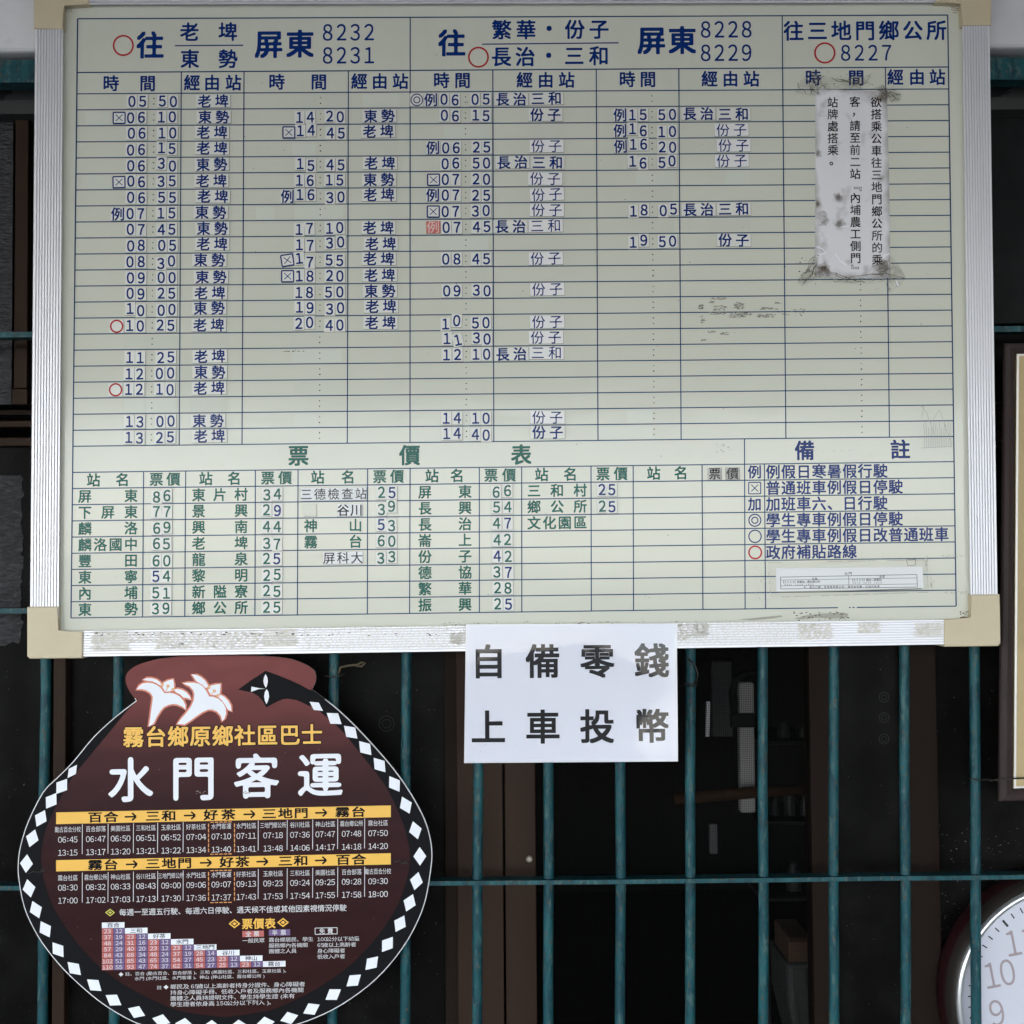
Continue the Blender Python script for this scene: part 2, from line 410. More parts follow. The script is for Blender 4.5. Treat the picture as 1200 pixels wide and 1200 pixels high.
# brown print: maroon at the neck running into dark brown, with a faint swirl pattern
def brown_print():
    mm = bpy.data.materials.new('maroon_print'); mm.use_nodes = True; n = mm.node_tree; b = n.nodes['Principled BSDF']
    b.inputs['Roughness'].default_value = .3; b.inputs['Specular IOR Level'].default_value = .1
    tc = n.nodes.new('ShaderNodeTexCoord'); sp = n.nodes.new('ShaderNodeSeparateXYZ'); n.links.new(tc.outputs['Generated'], sp.inputs[0])
    cr = n.nodes.new('ShaderNodeValToRGB'); cr.color_ramp.elements[0].position = .0; cr.color_ramp.elements[0].color = (.028, .009, .008, 1)
    cr.color_ramp.elements[1].position = .98; cr.color_ramp.elements[1].color = (.18, .047, .044, 1)
    for p, c in ((.35, (.026, .008, .009, 1)), (.62, (.031, .0098, .0115, 1)), (.74, (.052, .015, .0165, 1)), (.88, (.135, .035, .034, 1))):
        q = cr.color_ramp.elements.new(p); q.color = c
    n.links.new(sp.outputs['Z'], cr.inputs[0])
    w = n.nodes.new('ShaderNodeTexWave'); w.wave_type = 'RINGS'; w.inputs['Scale'].default_value = 6; w.inputs['Distortion'].default_value = 9; w.inputs['Detail'].default_value = 2
    n.links.new(tc.outputs['Object'], w.inputs['Vector'])
    r = n.nodes.new('ShaderNodeMapRange'); r.inputs['To Min'].default_value = .94; r.inputs['To Max'].default_value = 1.06; n.links.new(w.outputs['Fac'], r.inputs[0])
    x = n.nodes.new('ShaderNodeMix'); x.data_type = 'RGBA'; x.blend_type = 'MULTIPLY'; x.inputs['Factor'].default_value = 1
    n.links.new(cr.outputs[0], x.inputs['A']); n.links.new(r.outputs[0], x.inputs['B']); n.links.new(x.outputs['Result'], b.inputs['Base Color'])
    return mm
M['maroon'] = brown_print()

def see_through(name, col, amount, rough=.4, fine=None, spec=.5):
    mm = bpy.data.materials.new(name); mm.use_nodes = True; n = mm.node_tree; b = n.nodes['Principled BSDF']
    b.inputs['Base Color'].default_value = (*col, 1); b.inputs['Roughness'].default_value = rough; b.inputs['Specular IOR Level'].default_value = spec
    b.inputs['Alpha'].default_value = amount
    if fine:
        tc = n.nodes.new('ShaderNodeTexCoord')
        t = n.nodes.new('ShaderNodeTexNoise'); t.inputs['Scale'].default_value = fine; t.inputs['Detail'].default_value = 5
        n.links.new(tc.outputs['Object'], t.inputs['Vector'])
        r = n.nodes.new('ShaderNodeMapRange'); r.inputs['From Min'].default_value = .42; r.inputs['From Max'].default_value = .7
        r.inputs['To Min'].default_value = amount*.35; r.inputs['To Max'].default_value = min(1, amount*2.2)
        n.links.new(t.outputs['Fac'], r.inputs[0]); n.links.new(r.outputs[0], b.inputs['Alpha'])
    return mm
M['tape'] = see_through('clear_tape', (.36, .35, .31), .06, .12, fine=45, spec=.3)
M['tapedirty'] = see_through('dirty_tape', (.18, .16, .13), .13, .3, fine=70, spec=.3)
M['stain'] = see_through('brown_stain', (.15, .105, .065), .17, .8, fine=34, spec=.05)
M['tapeclear'] = see_through('clean_tape', (.5, .5, .46), .05, .15, spec=.2)
def insect_screen():
    mm = bpy.data.materials.new('insect_screen'); mm.use_nodes = True; n = mm.node_tree; b = n.nodes['Principled BSDF']
    b.inputs['Base Color'].default_value = (.004, .004, .004, 1); b.inputs['Roughness'].default_value = .7; b.inputs['Specular IOR Level'].default_value = .02
    tc = n.nodes.new('ShaderNodeTexCoord'); ws = []
    for d in ('X', 'Z'):
        w = n.nodes.new('ShaderNodeTexWave'); w.wave_type = 'BANDS'; w.bands_direction = d; w.inputs['Scale'].default_value = 85
        w.inputs['Distortion'].default_value = .15
        n.links.new(tc.outputs['Object'], w.inputs['Vector']); ws.append(w.outputs['Fac'])
    q = n.nodes.new('ShaderNodeMath'); q.operation = 'MAXIMUM'; n.links.new(ws[0], q.inputs[0]); n.links.new(ws[1], q.inputs[1])
    r = n.nodes.new('ShaderNodeMapRange'); r.inputs['From Min'].default_value = .55; r.inputs['From Max'].default_value = .95
    r.inputs['To Min'].default_value = .06; r.inputs['To Max'].default_value = .7
    n.links.new(q.outputs[0], r.inputs[0]); n.links.new(r.outputs[0], b.inputs['Alpha'])
    return mm
M['screen'] = insect_screen()

# ------------------------------------------------------------------ ground
g = MB(); g.add([(-90, 6, 0), (-90, -120, 0), (90, -120, 0), (90, 6, 0)], [(0, 1, 2, 3)], M['ground'])
tag(g.build('ground'), 'grey concrete forecourt in front of the barred window', 'ground', kind='structure')

# ------------------------------------------------------------------ building: facade, canopy, windows
bld = thing('station_building', (0, .1, 0), 'white plastered building front with dark bronze windows behind the teal bars', 'building')
ZB = float(P(600, 57, -.15)[2])              # underside of the white beam
w = MB()
bevbox(w, -9, 7.6, -.15, .22, ZB, 3.2, M['plaster'], .012, 3)
box(w, -9, -1.75, -.149, .22, 0, ZB-.001, M['plaster']); box(w, 1.75, 7.6, -.149, .22, 0, ZB-.001, M['plaster'])
box(w, -1.75, 1.75, -.148, .22, 0, .42, M['plaster'])
w.build('wall', bld)
w = MB(); box(w, -13, 9, -8.2, .2, 3.22, 3.36, M['roofc']); box(w, -13, 9, -8.2, -8.0, 2.72, 3.219, M['roofc'])
for x in (-11.5, 8.2): box(w, x-.12, x+.12, -8.15, -7.92, 0, 2.719, M['plaster'])
w.build('canopy', bld)
w = MB(); box(w, 4.7, 4.9, -7.6, -.152, 0, 3.219, M['plaster']); w.build('added_shade_wall', bld)  # unseen wall, added to dim the light from the right
w = MB(); yb = 3.4
for v in ([(-3, .23, 0), (-3, yb, 0), (-3, yb, 3.2), (-3, .23, 3.2)], [(3, .23, 0), (3, yb, 0), (3, yb, 3.2), (3, .23, 3.2)],
          [(-3, yb, 0), (3, yb, 0), (3, yb, 3.2), (-3, yb, 3.2)], [(-3, .23, 3.2), (3, .23, 3.2), (3, yb, 3.2), (-3, yb, 3.2)],
          [(-3, .23, .005), (3, .23, .005), (3, yb, .005), (-3, yb, .005)]):
    w.add(v, [(0, 1, 2, 3)], M['room'])
w.build('interior_wall', bld)
# window head: dark band with a flaked patch
w = MB(); pbox(w, -120, 98, 1320, 134, -.03, .03, M['grey'])
poly(w, [(1163, 97), (1190, 98), (1186, 103), (1178, 108), (1173, 113), (1163, 114.5), (1155, 112), (1155, 98)], -.0315, M['peel'])
poly(w, [(-4, 99), (9, 100), (13, 106), (14, 110), (9, 111), (6, 113), (4, 118), (-4, 118)], -.0315, M['peel'])
poly(w, [(1175, 110), (1183, 107), (1186, 108), (1179, 110.5)], -.0315, M['peel'])
w.build('window_head', bld)

win = MB()
YF = 0.0
def fr(x0, y0, x1, y1, m, yf=YF, yb=.05, b=.002): pbox(win, x0, y0, x1, y1, yf, yb, M[m], b)
fr(-140, 476, 1340, 483, 'brown2', .004, .05); fr(-140, 484, 1340, 501.5, 'brown', -.006, .05); fr(-140, 503.5, 1340, 523.5, 'brown', -.014, .05)
fr(16, 140, 33.5, 455, 'brown', .002, .05); fr(14, 455.5, 32, 474, 'brown', -.002, .05)
fr(60, 524.5, 78.5, 1290, 'brown', -.004, .05)
fr(-140, 524.5, -60, 1290, 'brown', -.004, .05)
fr(523, 524.5, 536.5, 1290, 'brown2', -.002, .05); fr(537.5, 524.5, 586, 1290, 'brown', -.010, .05)
fr(594, 524.5, 624, 1290, 'brown', -.004, .05)
fr(956, 524.5, 972, 1290, 'brown2', -.002, .05); fr(1068, 524.5, 1092, 1290, 'brown2', -.004, .05)
fr(600, 140, 640, 475, 'brown2', .002, .05)
fr(1155, 383, 1340, 389, 'gasket', .002, .05)
wf = win.build('sliding_window', bld)
def pane(x0, y0, x1, y1, m, y=.02, name='pane', lab=None):
    q = MB(); pbox(q, x0, y0, x1, y1, y, y+.006, M[m])
    return q
pane(-140, 135, 15.5, 475, 'frost').build('pane', wf)
pane(34, 135, 599, 475, 'glass').build('pane', wf)
pane(640.5, 135, 1340, 382, 'greenglass').build('pane', wf)
pane(640.5, 389.5, 1340, 475.5, 'glass').build('pane', wf)
q = pane(-59.5, 524, 59.5, 1290, 'glass')
ragged = [(-58, 557)] + [(26+rnd.uniform(-2.2, 2.2) if 560 < y < 745 else 24, y) for y in range(557, 752, 4)] + [(22, 755), (15, 752), (6, 757), (-58, 755)]
poly(q, ragged, .0188, M['frost']); q.build('pane', wf)
q = pane(79, 524, 522.5, 1290, 'glass', .022)
for cy in (848, 902): ring(q, 453, cy, 9, 1.2, .0212, M['etch'], 20); ring(q, 453, cy, 5, 1, .0212, M['etch'], 16)
specks(q, 85, 780, 522, 1199, 150, .25, .8, .0214, M['dim']); q.build('pane', wf)
q = pane(972.5, 524, 1067.5, 1290, 'glass', .024)
for cy in (817, 841, 866): ring(q, 1036, cy, 6, 1.1, .0232, M['etch'], 9); ring(q, 1036, cy, 3, .9, .0232, M['etch'], 12)
specks(q, 975, 770, 1066, 1199, 20, .25, .7, .0234, M['dim']); q.build('pane', wf)
q = pane(1092.5, 524, 1340, 1290, 'glass', .02)
specks(q, 1093, 970, 1200, 1120, 130, .25, .8, .0194, M['dim'], 1.3); q.build('pane', wf)
q = MB(); a = P(624.5, 1290, .012); b = P(955.5, 524, .012)
q.add([(a[0], .012, a[2]), (b[0], .012, a[2]), (b[0], .012, b[2]), (a[0], .012, b[2])], [(0, 1, 2, 3)], M['screen']); q.build('insect_screen', wf)
q = MB(); c = P(620.5, 1007, -.012)
lathe(q, (c[0], c[2]), [(.0001, -.014), (.004, -.0135), (.0065, -.011), (.007, -.008), (.005, -.004)], M['knob'], 20); q.build('knob', wf)

# things standing inside, seen through the screen
def inside(name, label, cat):
    return name, label, cat
YI = .34
q = MB(); pbox(q, 868, 800, 883.5, 953, YI, YI+.03, M['postwhite'], .004)
o = tag(q.build('white_post'), 'pale upright post with a black clamp seen through the insect screen', 'post')
q = MB(); pbox(q, 856, 836, 886, 853, YI-.012, YI-.002, M['gasket'], .003); tube(q, [P(x, y, YI-.02) for x, y in ((860, 836), (858, 812), (862, 797), (872, 790), (886, 789))], .008, M['gasket'])
cl = q.build('clamp', o)
q = MB(); tube(q, [P(829.8, 822, YI), P(829.2, 863, YI)], .0048, M['white'])
tag(q.build('white_tube'), 'short bright white tube hanging in the dark room left of the post', 'tube')
q = MB(); pbox(q, 835, 775, 858, 864, YI+.5, YI+.53, M['dim'], .004)
tag(q.build('hanging_sheet'), 'dim grey sheet hanging in the dark room behind the white tube', 'sheet')
q = MB(); pbox(q, 832, 966, 841, 1001, YI, YI+.02, M['dim'], .003)
tag(q.build('grey_tag'), 'small dim grey tag low in the dark room under the brown pole', 'tag')
q = MB(); tube(q, [P(790, 936.5, YI-.10), P(880, 929, YI-.10), P(958, 924, YI-.10)], [.013, .0125, .011], M['pole'])
tag(q.build('wooden_pole'), 'brown wooden pole lying level behind the insect screen', 'pole')
q = MB(); pbox(q, 924, 1098, 950, 1128, .2, .34, M['card'], .003); pbox(q, 924.5, 1098.5, 949.5, 1104, .1985, .199, M['pole'])
tag(q.build('cardboard_box'), 'small orange brown cardboard box standing on the grey bag', 'box')
q = MB(); prism(q, [(922, 1130), (950, 1129), (951, 1212), (948, 1240), (940, 1243), (932, 1215), (924, 1180)], .19, .36, M['bag'], bev=.012)
tag(q.build('plastic_bag'), 'crumpled grey bag under the cardboard box inside the window', 'bag')

sh = thing('shelf_unit', (*P(925, 1215, .55)[:2], .5), 'dark metal shelf with cloudy jars barely visible in the room behind the pole', 'shelf')
for x in (896, 953):
    q = MB(); pbox(q, x-2, 830, x+2, 1260, .55, .565, M['shelf']); q.build('post', sh)
for y in (868, 962, 1052):
    q = MB(); pbox(q, 892, y, 957, y+5, .548, .80, M['shelf'], .002); q.build('board', sh)
for k, (x, y, w_, h_) in enumerate(((908, 962, 9, 27), (926, 962, 11, 36), (943, 962, 8, 30), (918, 868, 12, 22), (940, 868, 9, 16), (930, 1052, 13, 40))):
    q = MB(); c = P(x, y, .62); r_ = w_*mpp(.62)*.62; h2 = h_*mpp(.62); n = 20; vs = []; fs = []
    prof = [(r_*.9, 0), (r_, h2*.08), (r_, h2*.72), (r_*.62, h2*.84), (r_*.66, h2*.86), (r_*.66, h2), (.0005, h2)]
    for rr, zz in prof: vs += [(c[0]+rr*math.cos(t), .62+rr*math.sin(t), c[2]+.001+zz) for t in np.linspace(0, 2*math.pi, n, endpoint=False)]
    for i in range(len(prof)-1): fs += [(i*n+j, i*n+(j+1) % n, (i+1)*n+(j+1) % n, (i+1)*n+j) for j in range(n)]
    q.add(vs, fs, M['jar'], True)
    o = q.build('jar', None, (c[0], .62, c[2]+.001)); tag(o, 'dim cloudy jar standing on the dark metal shelf inside the window', 'jar', 'jars on the dark shelf')

# ------------------------------------------------------------------ teal window grille
gr = thing('window_grille', P(600, 1240, -.10), 'teal painted steel security grille with rust flecks over the window', 'grille')
bars = [(-31, -35), (53.6, 49.6), (139, 134), (224, 220), (308, 305), (392, 389.3), (476.3, 474.6), (561.2, 558.6), (643.3, 642.4), (727.3, 726.7), (809, 809.3), (894.1, 894.4), (977, 977), (1060, 1061), (1142, 1144), (1225, 1228)]
for (xa, xb) in bars:
    q = MB(); a = P(xa, 780, -.10); b = P(xb, 1190, -.10); d = (b-a)/(b[2]-a[2])
    zt = float(P(600, 80, -.1)[2]); pts = []
    for k in range(13):
        z = .42+(zt-.42)*k/12; p = a+d*(z-a[2]); pts.append((p[0]+rnd.uniform(-.0011, .0011), p[1], z))
    tube(q, pts, .0098, M['teal'], 14); q.build('bar', gr)
for (yl, yr, th, yf, ybk) in ((70, 67, 27, -.125, -.085), (389, 382, 6.5, -.118, -.084), (713, 703, 6.0, -.118, -.084), (1038.5, 1025.5, 5.0, -.118, -.084)):
    q = MB(); a = P(0, yl, yf); b = P(1200, yr, yf); d = (b-a)/1.0; e0 = a-d*.12; e1 = b+d*.12; h = th*mpp(yf)
    n = 14; vs = []; fs = []
    for k in range(n+1):
        p = e0+(e1-e0)*k/n; wz = rnd.uniform(-.0006, .0006)
        vs += [(p[0], yf, p[2]-h+wz), (p[0], yf, p[2]+wz), (p[0], ybk, p[2]+wz), (p[0], ybk, p[2]-h+wz)]
        if k: b0 = 4*(k-1); fs += [(b0+i, b0+4+i, b0+4+(i+1) % 4, b0+(i+1) % 4) for i in range(4)]
    fs += [(0, 1, 2, 3), (4*n+3, 4*n+2, 4*n+1, 4*n)]
    q.add(vs, fs, M['teal']); q.build('rail', gr)
# wire ends knotted on the bars
q = MB(); tube(q, [P(x, y, -.122) for x, y in ((381, 792), (390, 793.5), (399, 792), (404, 789))], .0013, M['wire'], 6)
tube(q, [P(x, y, -.120) for x, y in ((397, 789), (399, 782), (408, 780), (418, 779), (424, 776), (428, 777), (424, 781), (417, 780))], .0022, M['straw'], 6)
tag(q.build('tie_wire'), 'tan twisted wire end tied round the bar right of the brown sign', 'wire')
q = MB()
for yy in (800.5, 803.5):
    c0 = P(809, yy, -.10); tube(q, [(c0[0]+.0112*math.cos(t), -.10+.0112*math.sin(t), c0[2]+.0006*math.sin(t*2)) for t in np.linspace(0, 2*math.pi, 21)], .0016, M['tie'], 6)
tube(q, [P(x, y, -.115) for x, y in ((815, 801), (818, 790), (814, 778), (806, 772))], .0016, M['tie'], 6)
tag(q.build('cable_tie'), 'black cable tie round the bar at the right edge of the white sign', 'cable tie')

# ------------------------------------------------------------------ timetable board
YB = -0.20
BO = P(600, 360, -.165)
brd = thing('timetable_board', BO, 'large cream enamel bus timetable board with ribbed aluminium frame', 'notice board')
def AX(px, py):
    t = (py-22)/700.0; s = (px-91)/1020.0
    a = -(4.4/1019.6*(1-t)+13.6/1037.3*t); l = -7.8/702*(1-s)+9.9/693*s
    return ((math.cos(a), math.sin(a)), (l, 1.0))
LX = lambda y: 91-7.8*(y-22)/702.0          # left and right edges of the printed grid
RX = lambda y: 1110.6+9.9*(y-17.6)/692.7
p = MB()
prism(p, [(66, -6), (1136, -8), (1146, 735), (60, 748)], YB, YB+.012, M['board'])
y1, y2, y3 = YB-.0003, YB-.0004, YB-.0005
def hl(yl, yr, xa=None, xb=None, w=1.25):
    fl = lambda x: yl+(yr-yl)*(x-LX(yl))/(RX(yr)-LX(yl))
    xa = LX(yl) if xa is None else xa; xb = RX(yr) if xb is None else xb
    line(p, xa, fl(xa), xb, fl(xb), w, y1, M['line'])
hl(22, 17.6, w=1.4); hl(85, 78.5, w=1.4); hl(110, 104.2)
ROWL = [110+18.773*i for i in range(23)]; ROWR = [104.2+18.514*i for i in range(23)]
for i in range(1, 23): hl(ROWL[i], ROWR[i])
FL = [553.6+18.956*i for i in range(10)]; FR = [541+18.81*i for i in range(10)]
for i in range(9): hl(FL[i], FR[i])
hl(FL[9], FR[9], None, 982); hl(FL[9], FR[9], 995, 997); hl(FL[9], FR[9], 999, 1001.5); hl(FL[9], FR[9], 1004, None)
def vl(xa, ya, xb, yb_, w=1.25): line(p, xa, ya, xb, yb_, w, y3, M['line'])
vl(91, 22, 83.2, 724.2, 1.5); vl(1110.6, 17.6, 1120.5, 710.3, 1.5)
for xa, ya, xb, yb_ in ((212.5, 84.5, 210, 522), (286, 84, 283.6, 521), (408.3, 82.5, 407, 519.5), (480.7, 20.5, 480.5, 519), (577.5, 81.5, 578.7, 518), (698.7, 81, 700.8, 516.5), (795.5, 80.5, 798.2, 515.5), (916.6, 18.5, 921, 514), (1037.6, 79, 1042.3, 512.5)):
    vl(xa, ya, xb, yb_)
for xa, xb in ((168.3, 167), (217.6, 216.5), (299.3, 298.7), (349.3, 348.5), (430.8, 430.5), (480.6, 480), (561.7, 561.8), (611.3, 611.5), (692.6, 693), (742, 742.4), (822.7, 823.7)):
    fy = lambda x, i: FL[i]+(FR[i]-FL[i])*(x-85)/1034
    vl(xa, fy(xa, 0), xb, fy(xb, 9))
vl(872.4, 514.8, 873.2, 713.6); vl(895.8, 543.5, 897.2, 713.3)
# pale or dull rectangles where tiles used to stand
def rowy(i, x, half=0): return ROWL[i]+(ROWR[i]-ROWL[i])*(x-88)/1026.0
def patch(x0, i, x1, m, a=2.2, b=17.2):
    q = [(x0, rowy(i, x0)+a), (x1, rowy(i, x1)+a), (x1, rowy(i, x1)+b), (x0, rowy(i, x0)+b)]
    poly(p, q, YB-.0002, M[m])
for x0, i, x1, mm in ((352, 0, 372, 'ghost2'), (382, 0, 404, 'ghost2'), (425, 0, 468, 'ghost'), (342, 3, 370, 'ghost'), (422, 3, 468, 'ghost2'), (345, 7, 402, 'ghost'), (420, 7, 468, 'ghost2'), (145, 15, 208, 'ghost2'), (225, 15, 268, 'ghost2'), (146, 19, 206, 'ghost'), (222, 19, 266, 'ghost2'), (100, 1, 128, 'ghost'), (96, 5, 130, 'ghost'), (520, 2, 574, 'ghost'), (620, 2, 660, 'ghost2'), (745, 5, 790, 'ghost'), (738, 6, 788, 'ghost2'), (740, 8, 790, 'ghost2'), (515, 9, 572, 'ghost'), (516, 11, 570, 'ghost2'), (340, 15, 402, 'ghost2'), (342, 16, 400, 'ghost'), (344, 18, 404, 'ghost2'), (735, 20, 764, 'ghost'), (702, 21, 764, 'ghost'), (300, 7, 322, 'ghost'), (490, 12, 508, 'ghost2'), (345, 20, 372, 'ghost'), (850, 5, 880, 'ghost'), (806, 8, 880, 'ghost2')):
    patch(x0, i, x1, mm)
# colons printed in every row
def colon(x, y, m='black', g=3.2, r=1.0):
    for d in (-g, g): specks(p, x-.1, y+d-.1, x+.1, y+d+.1, 1, r, r, y2, M[m])
colx = {'A': (180.3, 177.3), 'B': (375.6, 374.4), 'C': (545.4, 546.6), 'D': (763.8, 766.6), 'E': (1005.5, 1010.2)}
for i in range(22):
    for k in 'ABCDE':
        x = colx[k][0]+(colx[k][1]-colx[k][0])*i/21; colon(x, rowy(i, x)+9.3)
# heading lettering
def T(s, x, y, size, m='navy', emb=.02, dx=None, x1=None, **k):
    n = len(s)
    step = dx if dx is not None else ((x1-x)/(n-1) if x1 is not None and n > 1 else size)
    for i, c in enumerate(s):
        px = x+step*i; ax = AX(px, y); py = y+step*i*ax[0][1]
        char(p, c, px, py, size, M[m], y2, ax, emb, **k)
def ringb(x, y, r, w, m): ring(p, x, y, r, w, y2, M[m])
ringb(144.5, 53.3, 11.4, 2.0, 'red'); T('往', 176, 53, 33, emb=.026)
T('老', 222, 37.5, 23); T('埤', 267, 37.2, 23); line(p, 205, 53.6, 285, 53, 1.4, y2, M['navy']); T('東', 222.5, 69, 23); T('勢', 267, 69, 23)
T('屏', 315, 52, 34, emb=.026); T('東', 351.5, 51.5, 34, emb=.026)
T('8232', 384, 38, 25.5, dx=16.2, emb=.008, sx=.88); T('8231', 384, 65, 25.5, dx=16.2, emb=.008, sx=.88)
T('往', 529.5, 50.5, 33, emb=.026); ringb(560.7, 67, 11.3, 2.0, 'red')
T('繁', 588, 35, 24); T('華', 616.5, 35, 24); T('・', 643.5, 33.5, 24); T('份', 673.5, 34.5, 24); T('子', 702, 34.3, 24)
line(p, 565, 51.8, 725, 50.2, 1.4, y2, M['navy'])
T('長', 587.5, 66.5, 24); T('治', 615.5, 66.5, 24); T('・', 643, 65, 24); T('三', 673, 65.5, 24); T('和', 702, 65.5, 24)
T('屏', 763.5, 47.5, 34, emb=.026); T('東', 799.5, 47.3, 34, emb=.026)
T('8228', 827, 34.6, 25.5, dx=16, emb=.008, sx=.88); T('8229', 827, 62, 25.5, dx=16, emb=.008, sx=.88)
T('往三地門鄉公所', 930, 36.3, 24.5, x1=1097.5); ringb(966.6, 62, 11.5, 2.0, 'red'); T('8227', 991, 62, 24.5, dx=16, emb=.008, sx=.88)
for s, xs, y in (('時間', (130, 173), 97.7), ('經由站', (225, 248.5, 273.5), 97), ('時間', (324.3, 373.6), 96), ('經由站', (421, 445, 469.2), 95.3), ('時間', (517.3, 542), 94.2), ('經由站', (614.8, 639.5, 664), 93.8), ('時間', (735, 759.3), 93), ('經由站', (831.5, 856, 880.5), 92.5), ('時間', (953, 1003.3), 91.2), ('經由站', (1049.3, 1074.5, 1098.5), 90.5)):
    for c, x in zip(s, xs): T(c, x, y, 19.5, emb=.022)
# fare table lettering
for c, x in (('票', 349.8), ('價', 480.2), ('表', 610.8)): T(c, x, 534-(x-350)*.004, 25, 'green', emb=.024)
T('備', 943, 528, 24, emb=.024); T('註', 1055, 526.7, 24, emb=.024)
fy = lambda x, i: FL[i]+(FR[i]-FL[i])*(x-85)/1034+9.3
for pair in ((109.6, 143.6), (241.2, 274.6), (372.3, 408), (506.2, 535.8), (634.7, 668.5), (766, 798)):
    for c, x in zip('站名', pair): T(c, x, fy(x, 0), 16.5, 'green', emb=.022)
for pair in ((183.2, 203.2), (313.8, 334.2), (445, 465.4), (575.4, 596.6), (706.7, 727.5)):
    for c, x in zip('票價', pair): T(c, x, fy(x, 0), 16.5, 'green', emb=.022)
FARE = [((99.5, 153.5), ['屏東', '下屏東', '麟洛', '麟洛國中', '豐田', '東寧', '內埔', '東勢']),
        ((232.8, 282.6), ['東片村', '景興', '興南', '老埤', '龍泉', '黎明', '新隘寮', '鄉公所']),
        ((364.2, 416.6), ['', '', '神山', '霧台', '', '', '', '']),
        ((498, 545), ['屏東', '長興', '長治', '崙上', '份子', '德協', '繁華', '振興']),
        ((625.8, 680), ['三和村', '鄉公所', '文化園區', '', '', '', '', ''])]
for (xa, xb), names in FARE:
    for j, s in enumerate(names):
        if s: 
            for i, c in enumerate(s):
                x = xa+(xb-xa)*i/(len(s)-1); T(c, x, fy(x, j+1), 16.2, 'green', emb=.021)
REM = ['例假日寒暑假行駛', '普通班車例假日停駛', '加班車六、日行駛', '學生專車例假日停駛', '學生專車例假日改普通班車', '政府補貼路線']
for j, s in enumerate(REM): T(s, 906, fy(906, j)+.2, 17.4, dx=17.95, emb=.02)
T('例', 884.4, fy(884, 0), 16.5); T('加', 884.4, fy(884, 2), 16.5)
x, y = 884.4, fy(884, 1)
for a, b in (((-7, -6.6), (7, -6.8)), ((7, -6.8), (7, 6.6)), ((7, 6.6), (-7, 6.8)), ((-7, 6.8), (-7, -6.6))): line(p, x+a[0], y+a[1], x+b[0], y+b[1], 1.2, y2, M['navy'])
line(p, x-4, y-4, x+4, y+4, 1, y2, M['navy']); line(p, x-4, y+4, x+4, y-4, 1, y2-2e-5, M['navy'])
y = fy(884, 3); ringb(884.6, y, 7, 1.4, 'navy'); ringb(884.6, y, 3.6, 1.3, 'navy')
ringb(884.8, fy(884, 4), 7.2, 1.4, 'navy'); ringb(885, fy(884, 5), 7.3, 1.9, 'red')
# wear: flecks, glue marks, pencil scratches
g0 = YB-.00055
specks(p, 75, 8, 1125, 740, 150, .25, .8, g0, M['grime'])
for cx, cy, w_, h_, n in ((842, 350, 9, 1.2, 10), (843, 361, 8, 3, 16), (841, 367, 9, 1.5, 14), (866, 358, 6, 4, 22), (864, 369, 9, 3, 26), (876, 368, 4, 1.5, 8), (899, 361, 7, 1.5, 9), (897, 370, 9, 2, 18), (821, 359.5, 3, 2.5, 12), (834, 354, 3, 1.2, 6), (824, 374, 2, 5, 7), (833, 389, 5, 1, 5), (849, 391, 5, 1.5, 8), (825, 398.5, 3, 1, 5), (925, 366, 18, 4, 14), (912, 355, 4, .8, 4)):
    specks(p, cx-w_, cy-h_, cx+w_, cy+h_, int(n*1.2), .35, .95, g0+.0001, M['smear'], 3.2)
    specks(p, cx-w_, cy-h_, cx+w_, cy+h_, int(n*2.0), .16, .55, g0, M['grime'], 2.4)
specks(p, 330, 410, 356, 412, 10, .3, .8, g0, M['grime'], 2.5)
specks(p, 838, 520, 862, 530, 12, .3, .9, g0, M['grimelite'], 2.0); specks(p, 945, 527, 1000, 529, 14, .2, .6, g0, M['grimelite'], 1.6)
pline(p, [(1080, 489), (1083, 477), (1079, 475), (1086, 484), (1094, 507)], .5, g0, M['scratch'])
for k in range(13):
    x = 1083+k*2.6; pline(p, [(x, 524+rnd.uniform(-1, 1)), (x+rnd.uniform(-.6, .8), 505), (x+rnd.uniform(0, 2.5)-1, rnd.uniform(490, 502))], .5, g0, M['scratch'])
pline(p, [(1080, 525), (1116, 523)], .6, g0, M['scratch']); pline(p, [(1090, 497), (1101, 480), (1108, 500), (1116, 522)], .45, g0, M['scratch'])
specks(p, 520, 729, 575, 737, 60, .3, 1.1, g0, M['grimelite'], 2.2); specks(p, 590, 728, 860, 737, 90, .3, 1.0, g0, M['grimelite'], 2.4)
specks(p, 668, 729, 690, 733, 14, .4, 1.1, g0, M['grime'], 2)
poly(p, [(930, 725), (945, 721), (962, 719), (985, 718), (994, 719), (993, 724), (975, 725), (955, 724), (940, 726)], g0, M['grimelite'])
specks(p, 930, 717, 995, 727, 50, .3, 1.0, g0-.00005, M['grime'], 1.8)
poly(p, [(865, 726), (895, 723), (915, 721), (918, 722.5), (905, 725), (880, 727)], g0, M['grimelite'])
for a, b, c, d in ((885, 657, 898, 705), (915, 654, 1090, 652), (1084, 652, 1086, 664), (1090, 676, 1092, 690), (1104, 652, 1130, 650), (1103, 695, 1132, 693)):
    specks(p, min(a, c), min(b, d), max(a, c)+1, max(b, d)+1, 30, .2, .7, g0, M['grimelite'], 1.6)
pline(p, [(1062, 656), (1073, 655.5), (1073, 662), (1064, 663), (1062, 656)], .5, g0, M['grime'])
specks(p, 1125, 716, 1136, 725, 26, .4, 1.4, g0, M['rust'])
specks(p, 76, 8, 84, 14, 16, .3, .9, g0, M['grime']); specks(p, 1112, 4, 1127, 15, 24, .4, 1.3, g0, M['rust'])
specks(p, 187, 166, 194, 171, 6, .5, 1.3, YB-.0022, M['grime'])
p.build('panel', brd)

